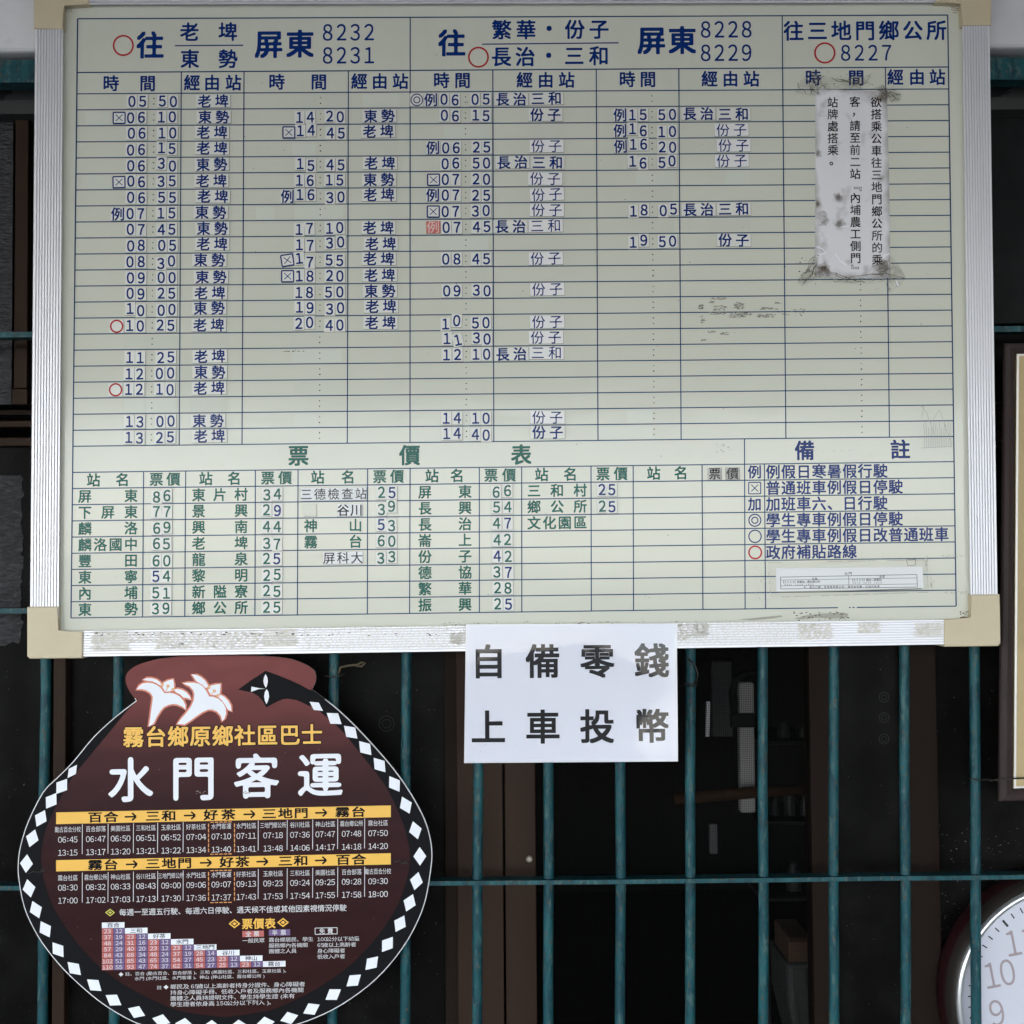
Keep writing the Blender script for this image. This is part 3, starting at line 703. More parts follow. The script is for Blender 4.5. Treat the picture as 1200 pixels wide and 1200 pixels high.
def rail(name, a_out, a_in, b_out, b_in, nrib, depth=.014):
    q = MB(); prof = [(0, -.030), (0, depth-.002), (.015, depth)]
    for k in range(nrib):
        s = .03+.90*k/nrib; e = .03+.90*(k+1)/nrib; d = (e-s)
        prof += [(s, depth), (s+d*.60, depth), (s+d*.70, depth-.0022), (s+d*.92, depth-.0022)]
    prof += [(.935, depth), (.985, depth), (1, depth-.002), (1, -.002)]
    n = len(prof); vs = []
    for (o, i) in ((a_out, a_in), (b_out, b_in)):
        for wv, h in prof:
            px = o[0]+(i[0]-o[0])*wv; py = o[1]+(i[1]-o[1])*wv; vs.append(P(px, py, YB-max(h, 0)) if h >= 0 else np.array([*P(px, py, YB)[:1], YB-h, P(px, py, YB)[2]]))
    fl, fg = [], []
    for k in range(n-1):
        g = (abs(prof[k][1]-prof[k+1][1]) > 1e-9 or prof[k][1] < depth-.0021) and 2 < k < n-4
        (fg if g else fl).append((k, k+1, n+k+1, n+k))
    q.add(vs, fl, M['alu']); q.add(vs, fg, M['aludark'])
    return q
q = rail('frame_rail', (41.4, 20), (74.2, 20), (35, 725), (69, 725), 9); q.build('frame_rail', brd)
q = rail('frame_rail', (1159.5, 20), (1127.6, 20), (1169.3, 712), (1137.3, 712), 9); q.build('frame_rail', brd)
q = rail('frame_rail', (60, -27), (60, 5.6), (1150, -31), (1150, 3), 9); q.build('frame_rail', brd)
q = rail('frame_rail', (70, 770), (70, 739.4), (1135, 755), (1135, 725.6), 9)
ry = lambda x, t: (739.4-(x-70)*13.8/1065)+30*t
def residue(x0, x1, t0, t1, dens):
    for k in range(int(t0*22), int(t1*22)):
        t = k/22+.01; x = x0+rnd.uniform(-2, 3)
        while x < x1:
            L = rnd.uniform(2, 14)*dens+1
            e = min(x+L, x1+rnd.uniform(-2, 3))
            if e > x: line(q, x, ry(x, t), e, ry(e, t), rnd.uniform(.7, 1.5), YB-.0143-1e-6*k, M['residue'])
            x += L+rnd.uniform(.3, 6)*(1.15-dens)
residue(107, 152, .08, .82, .9); residue(153, 180, .1, .5, .3); residue(182, 212, .1, .8, .6); residue(212, 250, .1, .8, .35); residue(250, 305, .1, .85, .45); residue(307, 348, .05, .75, .85)
residue(528, 546, .3, .75, .9); residue(796, 808, .05, .7, .3); residue(810, 830, .05, .6, .9); residue(935, 975, .1, .75, .5); residue(1005, 1032, .1, .5, .55); residue(1072, 1103, .15, .72, .8)
residue(355, 545, .0, .9, .05); residue(640, 930, 0, .9, .04)
specks(q, 100, 741, 540, 745, 70, .3, .9, YB-.0145, M['grime'], 2.5)
q.build('frame_rail', brd)
for pts in ([(31.5, 711), (67.5, 711), (67, 740), (97, 740), (96.5, 771.5), (34.5, 772), (31.5, 769)],
            [(1138.5, 697), (1172, 696.5), (1173, 754), (1170, 757.3), (1107, 758), (1107, 726), (1138.8, 725)],
            [(39.5, -32), (104, -32), (104, 4.6), (73.8, 5.4), (73.6, 33.4), (39.3, 33)],
            [(1163, -34), (1097.5, -34), (1097.5, 2.4), (1127.6, 3), (1127.8, 29.5), (1161.7, 29)]):
    q = MB(); prism(q, pts, YB-.018, YB+.034, M['cream'], bev=.0022); q.build('corner_cap', brd)

# ------------------------------------------------------------------ magnets on the board
MP = mpp(YB)
def local_tile(w, h, chars, mface, mink, thick=.0011, emb=.018, extra=None):
    """a magnet lying in its own x-z plane: face, dark rubber edge and lettering in one mesh; sizes in photo pixels"""
    q = MB(); a, b = w*MP/2, h*MP/2; t = -thick
    vs = [(-a, 0, -b), (a, 0, -b), (a, 0, b), (-a, 0, b), (-a, t, -b), (a, t, -b), (a, t, b), (-a, t, b)]
    q.add(vs, [(4, 5, 6, 7)], mface); q.add(vs, [(0, 1, 5, 4), (1, 2, 6, 5), (2, 3, 7, 6), (3, 0, 4, 7)], M['tileside'])
    e = .55*MP; q.add([(-a-.15*MP, -.0001, -b-e), (a+e, -.0001, -b-e), (a+e, -.0001, b+.1*MP), (-a-.15*MP, -.0001, b+.1*MP)], [(0, 1, 2, 3)], M['tileshade'])  # darker backing sheet shifted down and right: the tile's shadow line, painted
    for c, x, size, sx in chars:
        v, f = gl(c)
        for k, (dx, dz) in enumerate(EMB4 if emb else [(0, 0)]):
            g = (v+np.array([dx, dz])*emb)*size*MP*np.array([sx, 1])
            q.add(np.stack([g[:, 0]+x*MP, np.full(len(g), t-.0002-2.5e-5*k), g[:, 1]], 1), f, mink)
    def bar(x0, z0, x1, z1, wd, kk=0):
        dx, dz = x1-x0, z1-z0; L = math.hypot(dx, dz); nx, nz = -dz/L*wd/2, dx/L*wd/2
        vv = np.array([(x0+nx, 0, z0+nz), (x0-nx, 0, z0-nz), (x1-nx, 0, z1-nz), (x1+nx, 0, z1+nz)])*MP; vv[:, 1] = t-.0002-2e-5*kk
        q.add(vv, [(0, 1, 2, 3)], mink)
    def circ(r, wd, n=36):
        an = np.linspace(0, 2*math.pi, n, endpoint=False)
        vv = [((r+wd/2)*MP*math.cos(x), t-.0002, (r+wd/2)*MP*math.sin(x)) for x in an]+[((r-wd/2)*MP*math.cos(x), t-.0002, (r-wd/2)*MP*math.sin(x)) for x in an]
        q.add(vv, [(k, (k+1) % n, n+(k+1) % n, n+k) for k in range(n)], mink)
    if extra: extra(bar, circ)
    return q
_tm = {}
def place(key, maker, name, px, py, rot=0, scale=1.0):
    """the first of a kind is built, the rest are copies sharing its mesh"""
    if key not in _tm: _tm[key] = maker().build(name, None, (0, 0, 0)); o = _tm[key]
    else: o = _tm[key].copy(); o.name = name; COL.objects.link(o)
    ex = AX(px, py)[0]; c = P(px, py, YB-.0006); d = P(px+ex[0], py+ex[1], YB-.0006)-c
    o.location = Vector(c); o.rotation_euler = (0, -math.atan2(d[2], d[0])-R(rot), 0)
    return o
COLN = {'A': 'first', 'B': 'second', 'C': 'third', 'D': 'fourth'}
DIG = {'A': ((154.3, 166.8, 190.3, 203), (151, 163.6, 187, 199.6)), 'B': ((351.8, 364.3, 387, 399.5), (349.5, 362, 385, 397.5)), 'C': ((521.2, 533.8, 557.6, 570.2), (524, 536.5, 557.6, 570.4)), 'D': ((742, 754.5, 776, 788.5), (742, 754.5, 777, 788.5))}
STX = {'A': (249.8, 244.5), 'B': (444, 446.5), 'C': (640, 641.5), 'D': (858.5, 860)}
TT = {'A': [(0, '', '0550', '老埤'), (1, 'x', '0610', '東勢'), (2, '', '0610', '老埤'), (3, '', '0615', '老埤'), (4, '', '0630', '東勢'), (5, 'x', '0635', '老埤'), (6, '', '0655', '老埤'), (7, '例', '0715', '東勢'), (8, '', '0745', '東勢'), (9, '', '0805', '老埤'), (10, '', '0830', '東勢'), (11, '', '0900', '東勢'), (12, '', '0925', '老埤'), (13, '', '1000', '東勢'), (14, 'o', '1025', '老埤'), (16, '', '1125', '老埤'), (17, '', '1200', '東勢'), (18, 'o', '1210', '老埤'), (20, '', '1300', '東勢'), (21, '', '1325', '老埤')],
      'B': [(1, '', '1420', '東勢'), (2, 'x', '1445', '老埤'), (4, '', '1545', '老埤'), (5, '', '1615', '東勢'), (6, '例', '1630', '老埤'), (8, '', '1710', '老埤'), (9, '', '1730', '老埤'), (10, 'x', '1755', '老埤'), (11, 'x', '1820', '老埤'), (12, '', '1850', '東勢'), (13, '', '1930', '老埤'), (14, '', '2040', '老埤')],
      'C': [(0, '◎例', '0605', '長治三和'), (1, '', '0615', '份子'), (3, '例', '0625', '份子'), (4, '', '0650', '長治三和'), (5, 'x', '0720', '份子'), (6, '例', '0725', '份子'), (7, 'x', '0730', '份子'), (8, 'r', '0745', '長治三和'), (10, '', '0845', '份子'), (12, '', '0930', '份子'), (14, '', '1050', '份子'), (15, '', '1130', '份子'), (16, '', '1210', '長治三和'), (20, '', '1410', '份子'), (21, '', '1440', '份子')],
      'D': [(1, '例', '1550', '長治三和'), (2, '例', '1610', '份子'), (3, '例', '1620', '份子'), (4, '', '1650', '份子'), (7, '', '1805', '長治三和'), (9, '', '1950', '份子')]}
THIN = {('C', i) for i in (3, 5, 6, 7, 10, 12, 14, 15, 20)} | {('D', i) for i in (2, 3, 4)}
DY = {('A', 3): (.6, 0, -1.8, -.8), ('A', 4): (0, 0, -2.6, 1.2), ('A', 10): (0, 0, 3, 0), ('A', 13): (-1.5, 1, 1, .5), ('B', 1): (1.3, 1, -.3, .6), ('B', 2): (-2.2, -2.2, 1.2, 1.2), ('B', 4): (-1, 1.2, 1, 1),
      ('B', 6): (-2, -1.5, 1.5, 1.2), ('B', 8): (1.5, 0, .8, 0), ('B', 9): (1, 1, -1, -2.2), ('B', 10): (-2.5, 2, .3, .3), ('B', 13): (-1, 0, 1, .5), ('B', 14): (-.5, -2.2, 2, 1.6), ('C', 14): (1.5, -2.4, .3, 0), ('C', 15): (-.5, 2, -1, .6),
      ('D', 2): (-1.8, 1, 1.8, 1.8), ('D', 3): (-2.4, -2.2, 1.5, 1), ('D', 4): (-1.2, 1.2, .5, -1.2), ('D', 7): (1.2, .4, .8, -1), ('D', 9): (1.2, -1.6, 0, 0), ('C', 21): (-.4, -.6, 1, 1.2)}
ROT = {('C', 15): (0, 11, 0, 0), ('B', 10): (5, -2, 0, 0), ('C', 14): (0, -3, 0, 0), ('A', 4): (0, 0, -3, 0)}
POSN = ('first hour digit', 'second hour digit', 'first minute digit', 'second minute digit')
def digit_tile(ch, mk): return lambda: local_tile(12.2, 15.4, [(ch, 0, 17.0, .93)], M['tile'], M[mk], emb=.019)
for k in 'ABCD':
    for (i, pre, hm, st) in TT[k]:
        t = i/21; xs = [a+(b-a)*t for a, b in zip(*DIG[k])]
        time = hm[:2]+':'+hm[2:]; jx = rnd.uniform(-.8, .8)
        where = f'of {time} to {st}, {COLN[k]} time column'
        for n_ in range(4):
            dy = DY.get((k, i), (0,)*4)[n_]+rnd.uniform(-.5, .5); rt = ROT.get((k, i), (0,)*4)[n_]+rnd.uniform(-1.2, 1.2)
            x = xs[n_]+jx+rnd.uniform(-.35, .35); y = rowy(i, x)+9.6+dy
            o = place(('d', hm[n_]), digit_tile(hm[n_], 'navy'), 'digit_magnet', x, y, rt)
            tag(o, f'pale magnet with navy {hm[n_]}, {POSN[n_]} {where}', 'number magnet', 'digit magnets of the departure times')
        x0 = xs[0]+jx
        syms = []
        if pre == 'x': syms = [('x', x0-13.6)]
        elif pre == 'o': syms = [('o', x0-15.2)]
        elif pre == '例': syms = [('例', x0-14.6)]
        elif pre == 'r': syms = [('r', x0-15)]
        elif pre: syms = [('例', x0-15.5), ('◎', x0-32)]
        for s, x in syms:
            y = rowy(i, x)+9.6+rnd.uniform(-.4, .6); rt = rnd.uniform(-1, 1)+(9 if (k, i) == ('B', 10) else 0)
            if s == 'x':
                def ex(bar, circ):
                    for q_, (a, b) in enumerate((((-7, 6.6), (7, 6.6)), ((7, 6.6), (7, -6.6)), ((7, -6.6), (-7, -6.6)), ((-7, -6.6), (-7, 6.6)))): bar(*a, *b, 1.5, q_)
                    bar(-4, 3.8, 4, -3.8, .9, 4); bar(-4, -3.8, 4, 3.8, .9, 5)
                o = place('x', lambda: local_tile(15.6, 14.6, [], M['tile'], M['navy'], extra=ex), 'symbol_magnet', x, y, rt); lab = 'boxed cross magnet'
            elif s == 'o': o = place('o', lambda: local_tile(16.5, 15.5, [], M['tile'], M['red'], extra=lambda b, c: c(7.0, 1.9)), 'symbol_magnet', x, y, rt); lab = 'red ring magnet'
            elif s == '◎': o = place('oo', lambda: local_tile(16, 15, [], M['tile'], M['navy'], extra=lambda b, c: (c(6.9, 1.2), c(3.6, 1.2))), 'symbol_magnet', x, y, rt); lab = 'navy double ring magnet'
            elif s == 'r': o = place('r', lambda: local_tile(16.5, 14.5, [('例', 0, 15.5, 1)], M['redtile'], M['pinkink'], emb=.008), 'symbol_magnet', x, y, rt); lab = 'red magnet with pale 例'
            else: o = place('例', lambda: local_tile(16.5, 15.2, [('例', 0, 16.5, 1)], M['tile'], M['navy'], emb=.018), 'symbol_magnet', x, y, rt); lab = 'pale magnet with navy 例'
            tag(o, f'{lab} before {time} to {st}, {COLN[k]} time column', 'symbol magnet', 'symbol magnets beside the departure times')
        sx = STX[k][0]+(STX[k][1]-STX[k][0])*t+rnd.uniform(-1.6, 1.6)
        names = [(st, sx)] if len(st) == 2 else [('長治', sx-41.2), ('三和', sx)]
        for s, x in names:
            thin = (k, i) in THIN or (s == '三和' and (k, i) in (('C', 8), ('C', 16)))
            y = rowy(i, x)+9.2+rnd.uniform(-.7, .7)
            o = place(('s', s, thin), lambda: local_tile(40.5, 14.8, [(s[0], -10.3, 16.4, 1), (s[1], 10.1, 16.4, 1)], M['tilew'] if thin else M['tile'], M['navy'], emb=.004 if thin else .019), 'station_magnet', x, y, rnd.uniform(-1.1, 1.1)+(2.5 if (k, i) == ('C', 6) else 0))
            tag(o, f'{"thin" if thin else "bold"} lettered pale magnet {s} beside {time}, {COLN[k]} time column', 'station magnet', 'station name magnets beside the departure times')
# fare digits
FD = [(183.8, 195.8, 182.6, 195), (312.6, 325.4, 312.3, 324.6), (447, 459.4, 446.6, 459), (581.8, 594.6, 583, 595.8), (705.8, 717.2, 704.8, 716.6)]
FN = ['first', 'second', 'third', 'fourth', 'fifth']
FV = [['86', '77', '69', '65', '60', '54b', '51', '39'], ['34', '29c', '44', '37', '25c', '25', '25', '25'], ['25c', '39', '53b', '60', '33'], ['66', '54', '47c', '42', '42b', '37c', '28', '25c'], ['25d', '25c']]
THIRD = ['三德檢查站', '谷川', '神山', '霧台', '屏科大']
for c in range(5):
    for j, s in enumerate(FV[c]):
        fl_ = s[2:] ; nm = FARE[c][1][j] if c != 2 else THIRD[j]
        for n_ in range(2):
            mk = 'navy' if (fl_ == 'd' or (fl_ == 'b' and n_ == 0) or (fl_ == 'c' and n_ == 1)) else 'green'
            t = j/7; x = FD[c][n_]+(FD[c][n_+2]-FD[c][n_])*t+rnd.uniform(-.4, .4)
            y = fy(x, j+1)+.3+rnd.uniform(-.8, .8)+(-2.4 if (c, j, n_) == (2, 1, 1) else 0)+(1.5 if (c, j, n_) in ((1, 3, 1), (0, 0, 0)) else 0)
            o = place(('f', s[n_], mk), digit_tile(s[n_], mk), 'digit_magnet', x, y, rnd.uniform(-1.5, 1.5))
            tag(o, f'pale magnet with {"blue" if mk == "navy" else "green"} {s[n_]}, {"tens" if n_ == 0 else "units"} of the {s[:2]} fare for {nm}, {FN[c]} fare column', 'number magnet', 'digit magnets of the fare table')
# paper labels stuck in the fare table
def sticker(name, px, py, w, h, text, size, step, face, ink, label, cat, rot=0, emb=.014, grp=None):
    n = len(text)
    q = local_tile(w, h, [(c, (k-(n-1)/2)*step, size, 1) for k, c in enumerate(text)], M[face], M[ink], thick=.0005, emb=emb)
    o = q.build(name, None, (0, 0, 0)); c = P(px, py, YB-.0006); o.location = Vector(c); o.rotation_euler = (0, R(-.4)-R(rot), 0)
    return tag(o, label, cat, grp)
sticker('paper_label', 391, 579, 77, 14.8, '三德檢查站', 14.2, 16, 'notew', 'faded', 'long grey edged paper label 三德檢查站 stuck in the fare table', 'label', emb=.008)
sticker('paper_label', 410, 597.8, 29, 14, '谷川', 14.8, 15.5, 'notew', 'black', 'short paper label 谷川 under the long label in the fare table', 'label')
sticker('paper_label', 402, 653.8, 46, 14, '屏科大', 14.6, 16.2, 'notew', 'faded', 'three character paper label 屏科大 below 霧台 in the fare table', 'label', emb=.01)
sticker('paper_label', 363.5, 598, 15, 13.4, '', 14, 15, 'ghost2', 'black', 'small blank grey paper square left of the 谷川 label', 'label')
sticker('paper_label', 837.5, 555.2, 16, 14.4, '票', 14.6, 16, 'greylabel', 'black', 'dirty grey label 票, the left one of two black lettered squares ending the fare headings', 'label', emb=.012)
sticker('paper_label', 858.4, 554.8, 16.5, 14.4, '價', 14.6, 16, 'greylabel', 'black', 'dirty grey label 價 beside the remarks column, ending the fare headings', 'label', emb=.012)

# ------------------------------------------------------------------ taped paper notice
YN = YB-.0012
nt_ = thing('paper_notice', P(998, 215, YB-.0006), 'grimy white paper strip taped over the right hand timetable column', 'notice')
q = MB(); prism(q, [(955.5, 104.5), (998, 105.5), (1039.5, 107.5), (1042, 215), (1043.5, 325.5), (1000, 326), (955, 325), (955.5, 215)], YN, YB-.0006, M['note'])
def vtext(s, x, y0, y1, x2=None):
    n = len(s)
    for k, c in enumerate(s):
        y = y0+(y1-y0)*k/(n-1); xx = x+(x2-x if x2 else 0)*k/(n-1)
        if c in '『』':
            a = AX(xx, y); ax = (a[1], (-a[0][0], -a[0][1]))
            char(q, '『' if c == '『' else '』', xx+1, y, 13, M['black'], YN-.0003, ax, .006, EMB2, rad=0)
        else:
            dx, dy = ((2.2, -3) if c == '，' else (0, 0))
            if c == '。': dx, dy = 2, -2
            char(q, c, xx+dx, y+dy, 13.9, M['faded'] if rnd.random() < .3 else M['black'], YN-.0003, AX(xx, y), .013, EMB4, sx=.94, sy=.94, rad=.02)
vtext('欲搭乘公車往三地門鄉公所的乘', 1026.8, 119.8, 304.5, 1028)
vtext('客，請至前二站『內埔農工側門』', 1001.8, 119.3, 316.5, 1002.8)
vtext('站牌處搭乘。', 975.8, 120, 190, 976.2)
for cx, cy, r_ in ((982, 232, 8), (963, 258, 11), (958, 180, 7), (957, 238, 6), (1034, 312, 12), (984, 262, 9), (1033, 114, 8), (965, 316, 10)):
    for kk, f_ in enumerate((1, .72, .45)):
        a_ = [2*math.pi*t/14 for t in range(14)]; pts = [(cx+r_*f_*rnd.uniform(.55, 1.1)*math.cos(t), cy+r_*f_*rnd.uniform(.55, 1.1)*math.sin(t)) for t in a_]
        pts = [(min(max(x_, 956.5), 1041), min(max(y_, 109), 324)) for x_, y_ in pts]
        w = P(np.array(pts)[:, 0], np.array(pts)[:, 1], YN-.0004-3e-5*kk); q.add(np.concatenate([w, P([cx], [cy], YN-.0004-3e-5*kk)]), [((t+1) % 14, t, 14) for t in range(14)], M['stain'])
q.build('sheet', nt_)
def tape_piece(pts, n_wr, m='tape'):
    q = MB(); pts = np.array(pts, float); c = pts.mean(0); vs = []
    rings_ = [1.0, .66, .33]
    allp = []
    for s in rings_: allp.append(c+(pts-c)*s)
    w = []
    for kk, a in enumerate(allp):
        for pt in a: w.append(P(pt[0], pt[1], YN-.0006-rnd.uniform(.0002, .0022)*(kk > 0)))
    w.append(P(c[0], c[1], YN-.0016)); n = len(pts); fs = []
    for kk in range(len(allp)-1):
        for k in range(n): fs.append((kk*n+k, kk*n+(k+1) % n, (kk+1)*n+(k+1) % n, (kk+1)*n+k))
    for k in range(n): fs.append(((len(allp)-1)*n+k, (len(allp)-1)*n+(k+1) % n, len(allp)*n))
    q.add(w, fs, M[m])
    for k in range(int(n_wr*1.7)):
        i = rnd.randrange(n); a = c+(pts[i]-c)*rnd.uniform(.5, 1); j = rnd.randrange(n); b = c+(pts[j]-c)*rnd.uniform(.2, .9); md = (a+b)/2+np.array([rnd.uniform(-3, 3), rnd.uniform(-3, 3)])
        pline(q, [a, (a+md)/2+rnd.uniform(-1, 1), md, (md+b)/2+rnd.uniform(-1, 1), b], rnd.uniform(.3, .65), YN-.0032-1e-5*k, M['grime' if rnd.random() < .6 else 'grimelite'])
    k = pts.min(0); l = pts.max(0)
    specks(q, k[0]+2, k[1]+2, l[0]-2, l[1]-2, 14, .3, .9, YN-.0031, M['grime'], 1.4)
    q.build('tape', nt_)
tape_piece([(931, 108), (934, 99), (944, 90), (950, 81), (958, 82), (966, 89), (971, 98), (973, 106), (962, 113), (950, 112), (940, 116)], 11)
tape_piece([(966, 98), (974, 91), (992, 92), (1012, 90), (1018, 97), (1022, 85), (1025, 84), (1019, 99), (1012, 107), (985, 108), (968, 107)], 8)
tape_piece([(1023, 103), (1034, 99), (1040, 108), (1050, 106), (1057, 111), (1055, 118), (1045, 121), (1040, 115), (1033, 112)], 10, 'tapedirty')
tape_piece([(955, 297), (958, 308), (963, 325), (952, 330), (940, 336), (934, 331), (939, 321), (945, 315), (952, 306)], 10, 'tapedirty')
tape_piece([(955, 318), (980, 322), (1010, 322), (1040, 320), (1038, 330), (1020, 333), (990, 332), (965, 332)], 9)
tape_piece([(1030, 306), (1044, 300), (1052, 308), (1062, 326), (1054, 335), (1042, 343), (1041, 330), (1030, 322), (1018, 322), (1021, 312)], 10, 'tapedirty')
q = MB()
for pts in ([(957, 289), (964, 292), (968, 296), (960, 299)], [(979, 297), (984, 305), (992, 311)], [(1034, 301), (1042, 297)], [(1050, 329), (1053, 335)], [(985, 266), (995, 265)]):
    pline(q, pts, 1.5, YN-.0036, M['signwhite'])  # highlights on the tape wrinkles, painted as white strokes
q.build('tape', nt_)  # holds the painted highlight strokes on the tape wrinkles

# small printed slip
q = MB(); YS = YB-.0012
sn = thing('small_notice', P(992, 680, YB-.0006), 'narrow printed white slip under clear tape below the remarks', 'notice')
prism(q, [(909, 666), (1081, 664), (1082.5, 689), (910, 693)], YS, YB-.0006, M['notew'])
line(q, 914.5, 676.3, 1074.5, 673.3, .6, YS-.0003, M['faded']); line(q, 915, 690.2, 1075, 688, .6, YS-.0003, M['faded']); line(q, 914.5, 679.8, 1074.5, 677.2, .45, YS-.0003, M['faded']); line(q, 915, 686.6, 1074.8, 684.3, .45, YS-.0003, M['faded'])
line(q, 914.5, 676.3, 915, 690.2, .6, YS-.00035, M['faded']); line(q, 1074.5, 673.3, 1075, 688, .6, YS-.00035, M['faded']); line(q, 994.5, 674.8, 994.7, 685.5, .5, YS-.00035, M['faded'])
def sm(s, x, y, z, step, m='faded'):
    for k, c in enumerate(s): char(q, c, x+k*step, y-k*step*.013, z, M[m], YS-.0003, ((1, -.013), (0, 1)), .012, EMB2, rad=0, res=1)
sm('水門', 991.5, 672.3, 4.2, 4.8); sm('往程', 953, 678.3, 3.2, 3.4); sm('返程', 1032, 675.9, 3.2, 3.4)
sm('【8233】屏東站—霧台鄉公所', 917.5, 682.2, 3.3, 3.0); sm('【8233】霧台—屏東站', 998.5, 679.9, 3.3, 3.0)
sm('0605　1320　1605', 920, 685.3, 2.7, 2.5); sm('0810　1540　1810', 1000, 683.2, 2.7, 2.5)
sm('平、假日行駛：限乘車時間公告，資訊如有變，以站內為準', 943, 688.3, 3.0, 3.45)
q.build('sheet', sn)
q = MB(); w4 = [(900, 659), (1086, 656), (1088, 694), (903, 700)]
q.add(P(np.array(w4)[:, 0], np.array(w4)[:, 1], YS-.0008), [(3, 2, 1, 0)], M['tapeclear'])
for a, b in zip(w4, w4[1:]+w4[:1]):
    n = 8
    for k in range(n):
        if rnd.random() < .65:
            u, v = k/n, (k+rnd.uniform(.4, 1))/n; line(q, a[0]+(b[0]-a[0])*u, a[1]+(b[1]-a[1])*u, a[0]+(b[0]-a[0])*v, a[1]+(b[1]-a[1])*v, .7, YS-.001, M['grimelite'])
pline(q, [(912, 694.2), (940, 694), (980, 693), (1080, 690)], 1.0, YS-.0011, M['grime'])
q.build('tape', sn)

# ------------------------------------------------------------------ laminated sign
YP = YB-.0195
def bend(px, py):
    u = (px-670)/125; v = (py-812)/81
    w_ = np.clip((u-.05)/.75, 0, 1); w_ = w_*w_*(3-2*w_)
    return -.0075*v*w_-.0012*(1-v*v)-.002*np.sin(u*2.2+.4)-.0016*u*u*(1+.6*v)+.0012*np.sin(3*v+u)
ps = thing('paper_sign', P(670, 732, YP), 'white laminated sign reading 自備零錢 上車投幣 hanging below the board', 'sign')
q = MB(); NX, NY = 36, 26
def grid(q, c4, yoff, m, inset=0):
    c4 = np.array(c4, float); vs = []
    for j in range(NY+1):
        for i in range(NX+1):
            u, v = i/NX, j/NY; pt = (c4[0]*(1-u)+c4[1]*u)*(1-v)+(c4[3]*(1-u)+c4[2]*u)*v
            vs.append(P(pt[0], pt[1], YP+float(bend(pt[0], pt[1]))+yoff))
    fs = [(j*(NX+1)+i, (j+1)*(NX+1)+i, (j+1)*(NX+1)+i+1, j*(NX+1)+i+1) for j in range(NY) for i in range(NX)]
    q.add(vs, fs, m, True)
grid(q, [(547.5, 732.7), (790, 731.4), (792.3, 890.8), (545, 892.4)], -.0004, M['paper'])
for s, y in (('自備零錢', 775.5), ('上車投幣', 852.3)):
    for k, c in enumerate(s):
        char(q, c, 572.3+k*63.8, y-k*.45, 41.5, M['inklam'], YP-.0008, ((1, -.006), (.004, 1)), .021, EMB4, rad=0, res=3, yfun=lambda a, b: bend(a, b))
specks(q, 768, 887, 792, 889.8, 9, .3, .9, YP-.004, M['grime'], 2); specks(q, 560, 870, 770, 885, 5, .2, .5, YP-.005, M['grime'])
q.build('sheet', ps)
q = MB(); grid(q, [(546, 731.7), (793, 730.5), (794.6, 892.3), (543.8, 894.3)], 0, M['lam']); q.build('laminate', ps)

# ------------------------------------------------------------------ brown pot shaped route sign
YR = -.128
right = [(300, 768.5), (334, 771), (352, 776), (366.6, 784), (370.3, 793), (369, 801), (365.6, 808), (390, 826), (413, 847), (436.6, 872), (460, 899), (478, 924), (492, 948), (500, 966), (505, 985), (506.6, 1003), (505, 1020), (502, 1040), (498, 1058), (491, 1077), (478, 1102), (457.5, 1130), (432.5, 1155), (400, 1178), (370, 1193), (340, 1203), (300, 1211), (264, 1213)]
left = [(228, 1211), (190, 1207.5), (158, 1198.5), (125, 1180), (100, 1160.5), (75, 1137), (54, 1112), (40, 1090), (28, 1063), (21.5, 1030), (21, 1010), (24, 990), (33, 962), (50, 928.5), (66, 912), (85, 893), (110, 863), (135, 840), (159.5, 821), (153, 812), (148.5, 803), (147, 795), (150, 787.5), (160, 780), (178, 774), (200, 770.5), (230, 768)]
OUT = right+left
rs = thing('route_sign', P(264, 1213, YR), 'maroon pot shaped bus route sign with white lilies and a diamond border', 'sign')
def smooth_loop(pts, keep, n=3):
    out = []; N = len(pts)
    for i in range(N):
        p0, p1, p2, p3 = (np.array(pts[(i+d) % N], float) for d in (-1, 0, 1, 2))
        if i in keep: p0 = p1
        if (i+1) % N in keep: p3 = p2
        for k in range(n):
            t = k/n; out.append(.5*((2*p1)+(-p0+p2)*t+(2*p0-5*p1+4*p2-p3)*t*t+(-p0+3*p1-3*p2+p3)*t**3))
    return np.array(out)
notR, notL = 6, len(right)+18
OS = smooth_loop(OUT, {notR, notL})
p = MB()
prism(p, OS, YR, YR+.004, M['maroon'], M['white'])
# black border band: outline to inner edge
inner_r = [(362, 809.5), (372, 831), (381, 839), (402, 858), (423, 884), (440, 905), (453, 923), (465, 947), (474, 970), (479, 990), (480.5, 1008), (478, 1025), (470, 1052), (460, 1072), (440, 1100), (415, 1127), (390, 1146.5), (365, 1162), (340, 1174.5), (312, 1185), (264, 1192)]
OSr = OS[notR*3:(len(right)-1)*3+1]
def resample(pts, n):
    pts = np.array(pts, float); d = np.r_[0, np.cumsum(np.hypot(*np.diff(pts, axis=0).T))]; t = np.linspace(0, d[-1], n)
    return np.stack([np.interp(t, d, pts[:, 0]), np.interp(t, d, pts[:, 1])], 1)
def band(outer, inner, y, m, n=90, flip=False):
    a = resample(outer, n); b = resample(inner, n)
    fs = [(k, n+k, n+k+1, k+1) if not flip else (k, k+1, n+k+1, n+k) for k in range(n-1)]
    p.add(np.concatenate([P(a[:, 0], a[:, 1], y), P(b[:, 0], b[:, 1], y)]), fs, m)
irs = smooth_loop(inner_r, {0, len(inner_r)-1})[:(len(inner_r)-1)*3+1]
band(OSr, irs, YR-.0003, M['signblack'])
